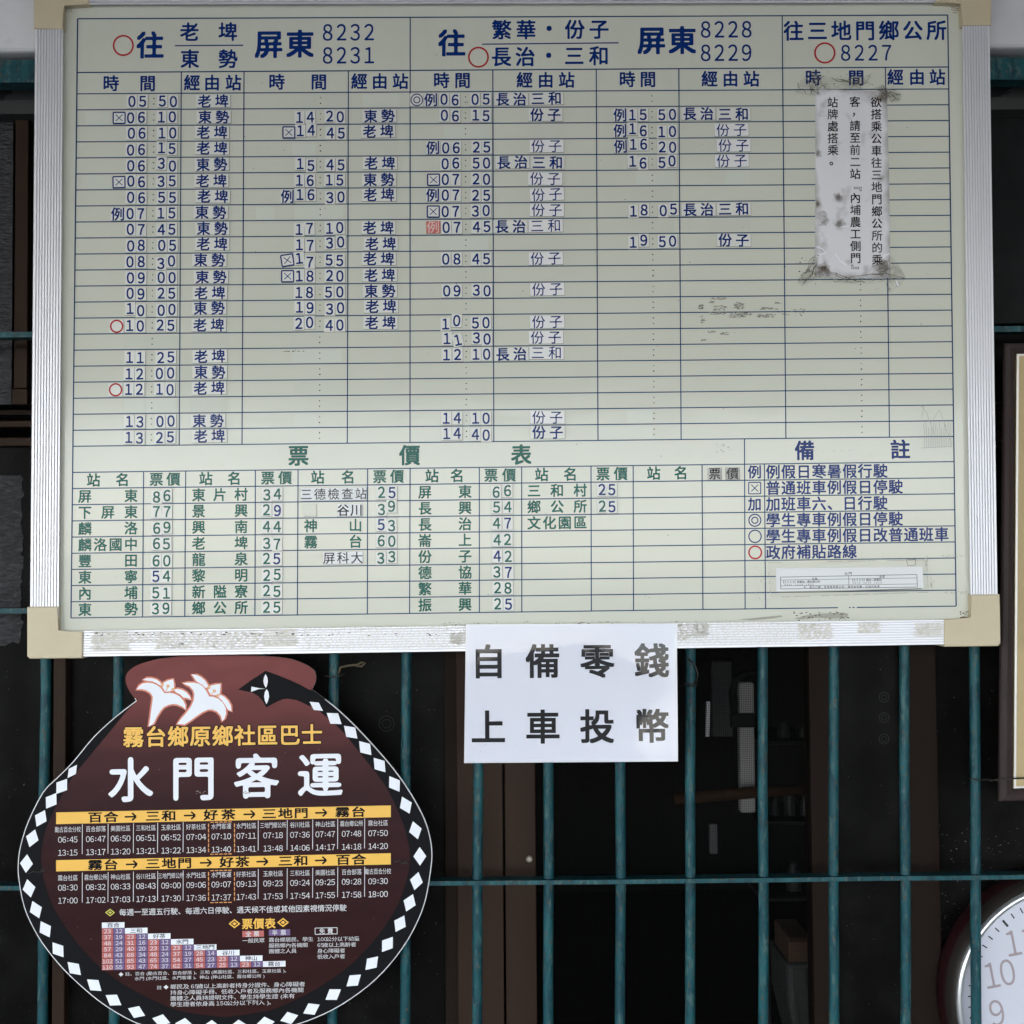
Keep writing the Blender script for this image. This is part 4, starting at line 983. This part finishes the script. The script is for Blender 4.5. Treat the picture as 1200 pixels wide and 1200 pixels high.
inner_l = [(264, 1192), (216, 1186), (188, 1176), (163, 1164), (138, 1149), (113, 1129.5), (88, 1102), (68, 1073), (58, 1052), (50, 1025), (48, 1008), (49.5, 990), (55, 968), (68, 940), (84, 912), (105, 886), (125, 862), (148, 834), (160.5, 821.3)]
ils = smooth_loop(inner_l, {0, len(inner_l)-1})[:(len(inner_l)-1)*3+1]
OSl = OS[(len(right)-1)*3:notL*3+1]
band(OSl, ils, YR-.0003, M['signblack'])
# pale cut edge
def offs(o, d):
    c = np.array([264, 1000.]); t = np.roll(o, -1, 0)-np.roll(o, 1, 0); n = np.stack([t[:, 1], -t[:, 0]], 1); n /= np.linalg.norm(n, axis=1)[:, None]+1e-9
    return o-n*d
i0 = offs(OS, 1.0 if True else 0)
if abs(np.linalg.norm(i0-np.array([264, 1000]), axis=1).mean()) > abs(np.linalg.norm(OS-np.array([264, 1000]), axis=1).mean()): i0 = offs(OS, -1.0)
n = len(OS); p.add(np.concatenate([P(OS[:, 0], OS[:, 1], YR-.0005), P(i0[:, 0], i0[:, 1], YR-.0005)]), [(k, (k+1) % n, n+(k+1) % n, n+k) for k in range(n) if OS[k][1] > 819], M['dimwhite'])
# knife head joining the border at upper right
def sm_poly(pts, y, m): poly(p, pts, y, M[m])
sm_poly([(279, 808.3), (293, 798), (303, 791.5), (311.2, 786), (325, 791), (340, 797), (352, 802.5), (362, 808), (372, 814), (375, 828), (372, 831), (362, 827), (348, 820.5), (338, 818.8), (332, 819.3), (325, 822), (318.5, 825.5), (312, 829), (308, 822), (303, 816), (295, 811.5)], YR-.0004, 'signblack')
YW = YR-.0006
sm_poly([(311.2, 790), (313.3, 794), (314, 798.5), (313, 803), (311.6, 806), (309.8, 803), (308.6, 798.5), (309.3, 794)], YW, 'signwhite')
sm_poly([(312.5, 807.5), (314.6, 811), (315.4, 816), (314.2, 821), (312.3, 825), (310.3, 821), (309.5, 816), (310.4, 811)], YW, 'signwhite')
sm_poly([(311, 807.2), (303, 807.6), (294.2, 810.8), (294.6, 804.5), (303, 806.3)], YW, 'signwhite')
def bow(cx, cy): pass
# border diamonds
DL = [(84.7, 904), (72.3, 921.5), (60, 938.5), (47.8, 959), (37.8, 982.4), (31, 1012), (34, 1041), (42, 1066), (53, 1089), (68, 1113), (87, 1135), (110.5, 1154.5), (133, 1172), (160, 1186), (189, 1196), (216, 1200.5), (248, 1203), (280, 1202.5), (311, 1199), (339, 1193), (365, 1182.5), (390.5, 1165.5), (414.5, 1149), (435.7, 1128.7), (454, 1106.7), (468.7, 1082.5), (480, 1058), (488, 1032.5), (492, 1003.5), (486.8, 973), (475.6, 943.6), (462.3, 918.7), (444.8, 896.5), (428, 876.7), (411, 858), (391.6, 842), (370.6, 827.7)]
for k, (x, y) in enumerate(DL):
    a = np.array(DL[max(k-1, 0)]); b = np.array(DL[min(k+1, len(DL)-1)]); t = (b-a)/np.linalg.norm(b-a); nn = np.array([-t[1], t[0]])
    c = np.array([x, y]); th, nh = 10.9, 7.6
    if k in (0, 36): th, nh = 9.5, 5.2
    sm_poly([c+t*th, c+nn*nh, c-t*th, c-nn*nh], YW, 'signwhite')
# lilies
def lz(pts): return [(140+x/8.0, 770+y/8.0) for x, y in pts]
lil1 = [[(160, 303), (185, 270), (220, 248), (265, 240), (310, 246), (350, 262), (385, 288), (412, 325), (425, 340), (470, 335), (520, 345), (565, 370), (600, 410), (618, 450), (620, 492), (590, 465), (545, 445), (500, 440), (455, 450), (415, 470), (385, 505), (350, 560), (318, 625), (276, 650), (290, 560), (300, 480), (312, 400), (312, 370), (290, 335), (255, 312), (210, 300)],
        [(222, 212), (255, 198), (300, 198), (345, 210), (380, 235), (398, 258), (385, 268), (350, 245), (310, 228), (260, 222)],
        [(415, 240), (455, 220), (503, 208), (512, 255), (510, 300), (480, 320), (430, 325), (405, 285)],
        [(510, 305), (545, 298), (590, 308), (630, 332), (660, 370), (670, 398), (640, 385), (600, 380), (570, 350), (530, 330)]]
lil2 = [[(592, 248), (640, 240), (700, 240), (750, 252), (785, 278), (815, 320), (842, 370), (880, 372), (930, 392), (970, 430), (995, 475), (1000, 530), (985, 575), (965, 600), (950, 550), (915, 510), (870, 492), (830, 492), (780, 515), (720, 555), (660, 600), (610, 632), (540, 628), (580, 575), (630, 520), (670, 465), (695, 410), (702, 350), (690, 310), (660, 275), (625, 258)],
        [(678, 162), (725, 168), (765, 188), (800, 218), (830, 262), (830, 280), (805, 290), (780, 262), (745, 242), (720, 225)],
        [(852, 270), (900, 258), (948, 252), (945, 300), (940, 345), (900, 358), (855, 352), (830, 310)],
        [(945, 352), (985, 375), (1020, 410), (1045, 455), (1050, 508), (1015, 490), (985, 440), (955, 400), (925, 375)]]
for lil in (lil1, lil2):
    for kk, shape in enumerate(lil):
        a = np.array(lz(shape)); N = len(a)
        sg = sum(a[i][0]*a[(i+1) % N][1]-a[(i+1) % N][0]*a[i][1] for i in range(N))
        t = np.roll(a, -1, 0)-np.roll(a, 1, 0); nn = np.stack([t[:, 1], -t[:, 0]], 1); nn /= np.linalg.norm(nn, axis=1)[:, None]+1e-9
        if sg < 0: nn = -nn
        poly(p, a+nn*1.9, YR-.0004-2e-5*kk, M['orange']); poly(p, a, YR-.0006-2e-5*kk, M['signwhite'])
for x, y in ((400, 262), (455, 272), (500, 306), (838, 285), (890, 318), (922, 360)):
    q_ = lz([(x, y)])[0]; a = np.linspace(0, 2*math.pi, 12, endpoint=False); poly(p, np.stack([q_[0]+2*np.cos(a), q_[1]+2*np.sin(a)], 1), YR-.00075, M['tan'])
for a, b in (((455, 280), (436, 318)), ((885, 325), (860, 348))):
    a, b = lz([a, b]); line(p, *a, *b, 1.1, YR-.00078, M['tan'])
SA = ((1, -.0208), (.004, 1)); SA2 = ((1, -.015), (.0, 1))
YT = YR-.0007
def RSt(s, x, y, size, m, x1=None, step=None, emb=.014, sx=1., sy=1., pat=EMB2, slope=-.0208, rad=0, res=1, y_=None, center=False):
    n = len(s); st = step if step is not None else ((x1-x)/(n-1) if n > 1 and x1 is not None else size*sx)
    if center: x = x-st*(n-1)/2; y = y-slope*0-(-slope)*(-st*(n-1)/2)
    for k, c in enumerate(s):
        char(p, c, x+k*st, y+k*st*slope, size, M[m], y_ or YT, ((1, slope), (.004, 1)), emb, pat, sx=sx, sy=sy, rad=rad, res=res)
RSt('霧台鄉原鄉社區巴士', 156.4, 863.8, 25.5, 'signblack', x1=365.5, emb=.065, pat=EMB8, slope=-.0135, rad=.03, res=2, y_=YR-.00045)
RSt('霧台鄉原鄉社區巴士', 156.4, 863.8, 25.5, 'yellow', x1=365.5, emb=.020, pat=EMB4, slope=-.0135, rad=.03, res=2, y_=YR-.00085)
for c, x, y in (('水', 153, 914), ('門', 226.5, 912.3), ('客', 300.6, 910), ('運', 375, 908.5)):
    char(p, c, x, y, 55, M['signwhite'], YT, SA2, .019, EMB8, rad=.05, res=4)
def quad(x0, y0, x1, y1, m, y_=None, sl=-.0208):
    d = (x1-x0)*sl; pts = np.array([(x0, y0), (x1, y0+d), (x1, y1+d), (x0, y1)]); p.add(P(pts[:, 0], pts[:, 1], y_ or YR-.0004), [(3, 2, 1, 0)], M[m])
quad(65.8, 952, 458, 965.8, 'yellow'); quad(65.8, 1008, 458, 1021.2, 'yellow')
def arrow(x, y):
    line(p, x-6.5, y+.13, x+6, y-.13, 1.9, YT, M['signblack']); line(p, x+2, y-4.4, x+6.8, y-.2, 1.9, YT-2e-5, M['signblack']); line(p, x+2, y+4.2, x+6.8, y, 1.9, YT-4e-5, M['signblack'])
def barline(items, y0):
    for c, x in items:
        y = y0-(x-111.5)*.0208
        if c == '→': arrow(x, y)
        else: char(p, c, x, y-.2, 17.4, M['signblack'], YT, SA, .024, EMB4, sy=.74, rad=0, res=2)
barline((('百', 111.5), ('合', 130), ('→', 152.7), ('三', 179), ('和', 198), ('→', 222), ('好', 247), ('茶', 267.5), ('→', 291.8), ('三', 315.5), ('地', 334.4), ('門', 353), ('→', 376), ('霧', 401.3), ('台', 420)), 958)
barline((('霧', 111.5), ('台', 130), ('→', 154), ('三', 179), ('地', 198), ('門', 216.4), ('→', 240.8), ('好', 265.7), ('茶', 284), ('→', 307), ('三', 334.4), ('和', 352.7), ('→', 375.7), ('百', 402), ('合', 420.6)), 1013.8)
CX = [79.5, 112.2, 141.3, 171, 200.4, 229.8, 259.3, 288.6, 320, 351.5, 381.2, 412, 443]
N1 = '勵古百合分校 百合部落 美園社區 三和社區 玉泉社區 好茶社區 水門客運 水門社區 三地門鄉公所 谷川社區 神山社區 霧台鄉公所 霧台社區'.split()
N2 = '霧台社區 霧台鄉公所 神山社區 谷川社區 三地門鄉公所 水門社區 水門客運 好茶社區 玉泉社區 三和社區 美園社區 百合部落 勵古百合分校'.split()
T1 = ['06:45 06:47 06:50 06:51 06:52 07:04 07:10 07:11 07:18 07:36 07:47 07:48 07:50'.split(), '13:15 13:17 13:20 13:21 13:22 13:34 13:40 13:41 13:48 14:06 14:17 14:18 14:20'.split()]
T2 = ['08:30 08:32 08:33 08:43 09:00 09:06 09:07 09:13 09:23 09:24 09:25 09:28 09:30'.split(), '17:00 17:02 17:03 17:13 17:30 17:36 17:37 17:43 17:53 17:54 17:55 17:58 18:00'.split()]
def timetext(s, x, y):
    xs = [-9.2, -4.3, 0, 4.3, 9.2]
    for d in (-1.2, 1.7): line(p, x-.5, y+d, x+.5, y+d-.02, 1.0, YT, M['signwhite'])
    for c, d in zip(s, xs):
        if c == ':': continue
        char(p, c, x+d, y-d*.0208, 9.2, M['dimwhite'], YT, SA, 0, EMB2, sx=.98, rad=0, res=2)
for names, tt, ya, yb_, yc in ((N1, T1, 972.3, 983.9, 999.2), (N2, T2, 1029, 1040.2, 1055.4)):
    for k, x in enumerate(CX):
        sl = -(x-79.5)*.0208; n = len(names[k]); wd = {4: 5.9, 5: 5.4, 6: 5.1}[n]
        RSt(names[k], x-wd*(n-1)/2, ya+sl, 8.6, 'dimwhite', step=wd, sx=wd/8.6*1.02, sy=.84, emb=0)
        timetext(tt[0][k], x, yb_+sl); timetext(tt[1][k], x, yc+sl)
    for x in (96.5, 126.7, 156.4, 184.8, 214.7, 302.7, 336.6, 366.5, 395.8, 427.4):
        y = ya-6-(x-79.5)*.0208; line(p, x, y, x-.2, y+35, .75, YT, M['dimwhite'])
    x0, x1 = 244.4, 274.8; y = ya-5.2-(x0-79.5)*.0208
    for k in range(5):
        a, b = x0+2+(x1-x0-4)*k/5, x0+2+(x1-x0-4)*(k+.75)/5
        for yy in (y, y+37.5): line(p, a, yy-(a-x0)*.02, b, yy-(b-x0)*.02, 1.1, YT-6e-5, M['dash'])
    for k in range(6):
        for xx in (x0, x1): line(p, xx, y+1.5+35*k/6, xx, y+1.5+35*(k+.75)/6, 1.1, YT-3e-5, M['dash'])
def dia(x, y, r, m):
    for rr, k, mm in ((r, 0, m), (r*.66, 1, 'maroon'), (r*.38, 2, m)):
        sm_poly([(x-rr*1.15, y), (x, y-rr*.9), (x+rr*1.15, y), (x, y+rr*.9)], YT-2e-5*k, mm if mm != 'maroon' else 'signblack')
dia(129, 1069.4, 5, 'olive')
RSt('每週一至週五行駛、每週六日停駛、遇天候不佳或其他因素視情況停駛', 144, 1069.2, 8.6, 'dimwhite', x1=402, emb=.008)
# staircase fare table
HD = ['百合', '三和', '好茶', '水門', '三地門', '谷川', '神山', '霧台']
FT = [['23 12', '37 19', '48 24', '57 29', '84 43', '102 51', '110 55'], ['23 12', '31 16', '40 20', '68 34', '85 43', '93 47'], ['23 12', '23 12', '48 24', '65 33', '74 37'], ['23 12', '37 19', '54 27', '62 31'], ['28 14', '45 23', '54 27'], ['23 12', '25 13'], ['23 12'], []]
W2, RH = 26.95, 7.04
def cell(x0, r, x1, m): 
    y = 1081+r*RH-(x0-119.2)*.0208
    quad(x0+.25, y+.2, x1-.25, y+RH-.25, m)
for c in range(8):
    x0 = 119.2+c*W2; cell(x0, c, x0+W2, 'signwhite')
    n = len(HD[c]); y = 1081+(c+.5)*RH-(x0+W2/2-119.2)*.0208
    RSt(HD[c], x0+W2/2-3.7*(n-1), y+.0, 7.6, 'signblack', step=7.4, emb=.010, sx=1.0, sy=.78)
    for j, s in enumerate(FT[c]):
        a, b = s.split(); r = c+1+j; xm = x0+W2/2
        cell(x0, r, xm, 'brick'); cell(xm, r, x0+W2, 'purple')
        for st, xx in ((a, x0+W2*.25), (b, x0+W2*.75)):
            y = 1081+(r+.5)*RH-(xx-119.2)*.0208
            RSt(st, xx-2.1*(len(st)-1), y+.05, 7.6, 'dimwhite', step=4.2, emb=.006, sx=1.0, sy=.82)
dia(274.8, 1082.5, 6, 'yellow'); dia(331.7, 1081, 6, 'yellow')
RSt('票價表', 289.8, 1082.7, 13, 'yellow', x1=316.6, emb=.022, pat=EMB4)
quad(284, 1091, 309.2, 1098.2, 'brick'); RSt('全票', 291, 1094.6, 7, 'dimwhite', step=9.5)
quad(315, 1089.4, 340, 1096.6, 'purple'); RSt('半票', 322, 1093, 7, 'dimwhite', step=10)
for a, b in (((369.2, 1087.6), (395, 1087)), ((395, 1087), (395.2, 1094.4)), ((395.2, 1094.4), (369.4, 1095)), ((369.4, 1095), (369.2, 1087.6))): line(p, *a, *b, .8, YT, M['dimwhite'])
RSt('免費', 377.5, 1091.2, 7, 'dimwhite', step=9.5)
for s, x, y in (('一般民眾', 287.2, 1102.4), ('霧台鄉居民、學生', 318.2, 1101.5), ('服務鄉內各機關', 318.2, 1108.2), ('團體之人員', 318.2, 1114.8), ('100公分以下幼童', 373.6, 1100.8), ('65歲以上高齡者', 373.6, 1107.6), ('身心障礙者', 375, 1114.4), ('低收入戶者', 375, 1121.2)):
    x_ = x; 
    for c in s:
        w_ = 3.9 if c.isdigit() else 6.55
        char(p, c, x_, y-(x_-x)*.0208, 6.8, M['dimwhite'], YT, SA, 0, EMB2, sy=.84, rad=0, res=1); x_ += w_
def note(s, x, y, step):
    x_ = x
    for c in s:
        w_ = step*(.62 if c in '0123456789()' else 1)
        char(p, c, x_, y-(x_-x)*.0208, step*1.02, M['dimwhite'], YT, SA, 0, EMB2, sy=.8, rad=0, res=1); x_ += w_
sm_poly([(139, 1141.8), (141.8, 1139.3), (144.6, 1141.8), (141.8, 1144.3)], YT, 'dimwhite')
note('註、百合(勵古百合、百合部落)、三和(美園社區、三和社區、玉泉社區)、', 149.5, 1141.3, 5.75); note('水門(水門社區、水門客運)、神山(神山社區、霧台鄉公所)', 160.5, 1146.8, 5.75)
note('註', 186.6, 1157.3, 6); sm_poly([(191.6, 1156.8), (194.6, 1154.2), (197.6, 1156.8), (194.6, 1159.4)], YT, 'dimwhite')
for k, s in enumerate(('鄉民及65歲以上高齡者持身分證件、身心障礙者', '持身心障礙手冊、低收入戶者及服務鄉內各機關', '團體之人員持證明文件、學生持學生證(未有', '學生證者依身高150公分以下列入)。')):
    note(s, 203.2, 1156.4+k*6.85, 7.45)
specks(p, 230, 927, 241, 930, 8, .3, .8, YR-.0010, M['scuff'], 2.5); specks(p, 284, 927, 294, 930, 10, .3, .8, YR-.0010, M['scuff'], 2.5); specks(p, 60, 850, 470, 1170, 60, .15, .4, YR-.0010, M['scuff'], 1.5)
p.build('panel', rs)
for pts in ([(33, 1024), (38, 1021.5), (44, 1021.8), (50, 1021.2), (53.5, 1019), (50, 1017.8), (48, 1020)], [(462.5, 1010), (467, 1008.5), (471, 1010.5), (476, 1009), (477, 1011.5), (470, 1012)]):
    q = MB(); tube(q, [P(x, y, YR-.002) for x, y in pts], .0011, M['wire'], 6); q.build('tie_wire', rs)

# ------------------------------------------------------------------ framed picture at the right
YPF = -.150
pf = thing('picture_frame', P(1250, 939, YPF), 'dark wooden frame round a yellowed mount, wired to the bars', 'picture frame')
def mold(pts_o, pts_i, m):
    q = MB(); prof = [(0, .011), (0, .003), (.12, 0), (.45, -.001), (.8, .003), (1, .007), (1, .02)]; n = len(prof); vs = []
    for o, i in zip(pts_o, pts_i):
        for t, d in prof:
            pt = P(o[0]+(i[0]-o[0])*t, o[1]+(i[1]-o[1])*t, YPF); vs.append((pt[0], YPF+d, pt[2]))
    fs = []
    for k in range(4):
        for j in range(n-1): fs.append((k*n+j, ((k+1) % 4)*n+j, ((k+1) % 4)*n+j+1, k*n+j+1))
    q.add(vs, fs, M[m]); return q
PO = [(1177, 402), (1420, 400), (1424, 931), (1172, 939.5)]; PI = [(1191.5, 414), (1405, 412), (1408, 916), (1188, 925)]
mold(PO, PI, 'wood').build('frame', pf)
q = MB(); prism(q, [(1191, 413.5), (1406, 411.5), (1409, 917), (1187.5, 925.5)], YPF+.010, YPF+.02, M['mount']); q.build('mount', pf)
q = MB(); fo = [(1191.7, 414.2), (1404.8, 412.2), (1407.8, 915.8), (1188.2, 924.8)]; fi = [(1194.2, 417), (1402, 415), (1405, 913), (1190.8, 921.6)]
q.add(np.concatenate([P(np.array(fo)[:, 0], np.array(fo)[:, 1], YPF+.0085), P(np.array(fi)[:, 0], np.array(fi)[:, 1], YPF+.0085)]), [(k, 4+k, 4+(k+1) % 4, (k+1) % 4) for k in range(4)], M['fillet']); q.build('fillet', pf)
q = MB(); tube(q, [P(x, y, yy) for x, y, yy in ((1136, 912.5, -.112), (1142, 913.5, -.1135), (1149, 914, -.112), (1158, 913.5, -.13), (1166, 914.2, -.15), (1172, 913, -.156), (1190, 912.5, -.156), (1215, 911, -.155))], .0014, M['wire'], 6)
tube(q, [P(x, y, yy) for x, y, yy in ((1157, 913, -.131), (1161, 915.5, -.14), (1167, 913, -.151), (1171, 916, -.157))], .0012, M['wire'], 6)
tag(q.build('hanging_wire'), 'thin dark wire tying the picture frame to the rightmost bar', 'wire')

# ------------------------------------------------------------------ wall clock behind the bars
YC = -.078
ck = P(1257, 1173, YC); s = mpp(YC); rc = 135*s
kc = thing('wall_clock', (ck[0], -.02, ck[2]-rc*1.1), 'round white wall clock in a maroon case behind the bars', 'clock')
cc = (ck[0], ck[2])
q = MB(); lathe(q, cc, [(rc*1.02, -.002), (rc*1.065, -.004), (rc*1.075, -.014), (rc*1.07, -.030), (rc*1.055, -.046)], M['case'], 96); q.build('case', kc)
q = MB(); lathe(q, cc, [(rc*1.055, -.046), (rc*1.045, -.058), (rc*1.03, -.070), (rc*1.005, -.075)], M['case2'], 96); q.build('rim', kc)
q = MB(); lathe(q, cc, [(rc*1.005, -.070), (rc*1.0, -.081), (rc*.98, -.0835), (rc*.955, -.082), (rc*.94, -.074), (rc*.935, -.066)], M['chrome'], 120); q.build('bezel', kc)
q = MB(); an = np.linspace(0, 2*math.pi, 96, endpoint=False)
q.add([(cc[0]+rc*.96*math.cos(a), -.066, cc[1]+rc*.96*math.sin(a)) for a in an], [tuple(range(96))], M['dial'])
tilt = R(10)
for h in range(60):
    a = math.pi/2-h*math.pi/30+tilt; r0, r1 = (.835, .885) if h % 5 else (.815, .885)
    d = np.array([math.cos(a), math.sin(a)]); nn = np.array([-d[1], d[0]])*rc*(.0055 if h % 5 else .010)
    pts = [d*rc*r0+nn, d*rc*r1+nn, d*rc*r1-nn, d*rc*r0-nn]; q.add([(cc[0]+t[0], -.0664, cc[1]+t[1]) for t in pts], [(3, 2, 1, 0)], M['faded'])
for h in range(1, 13):
    a = math.pi/2-h*math.pi/6+tilt; c0 = np.array([math.cos(a), math.sin(a)])*rc*.645
    sz = 40*s; tx = str(h)
    for k, c in enumerate(tx):
        v, f = gl(c, .03, 4); off = (k-(len(tx)-1)/2)*.47*sz
        loc = v*sz*np.array([.84, 1])+np.array([off, 0]); ct, st_ = math.cos(tilt), math.sin(tilt)
        X = cc[0]+c0[0]+loc[:, 0]*ct-loc[:, 1]*st_; Z = cc[1]+c0[1]+loc[:, 0]*st_+loc[:, 1]*ct
        q.add(np.stack([X, np.full(len(X), -.0666), Z], 1), f, M['numeral'])
q.build('dial', kc)
for nm, ang, L, wd in (('hour_hand', -40, .5, .022), ('minute_hand', -85, .78, .016)):
    q = MB(); d = np.array([math.cos(R(ang)), math.sin(R(ang))]); nn = np.array([-d[1], d[0]])*rc*wd
    pts = [-d*rc*.12+nn, d*rc*L+nn*.5, d*rc*L-nn*.5, -d*rc*.12-nn]
    y0 = -.0705 if nm == 'hour_hand' else -.0725
    vs = [(cc[0]+t[0], y0, cc[1]+t[1]) for t in pts]+[(cc[0]+t[0], y0-.0012, cc[1]+t[1]) for t in pts]
    q.add(vs, [(4, 5, 6, 7), (0, 3, 2, 1), (0, 1, 5, 4), (1, 2, 6, 5), (2, 3, 7, 6), (3, 0, 4, 7)], M['black']); q.build(nm, kc)

bpy.data.objects.remove(_to); bpy.data.curves.remove(_tc)
for o in bpy.data.objects:
    if '_o' in o: del o['_o']
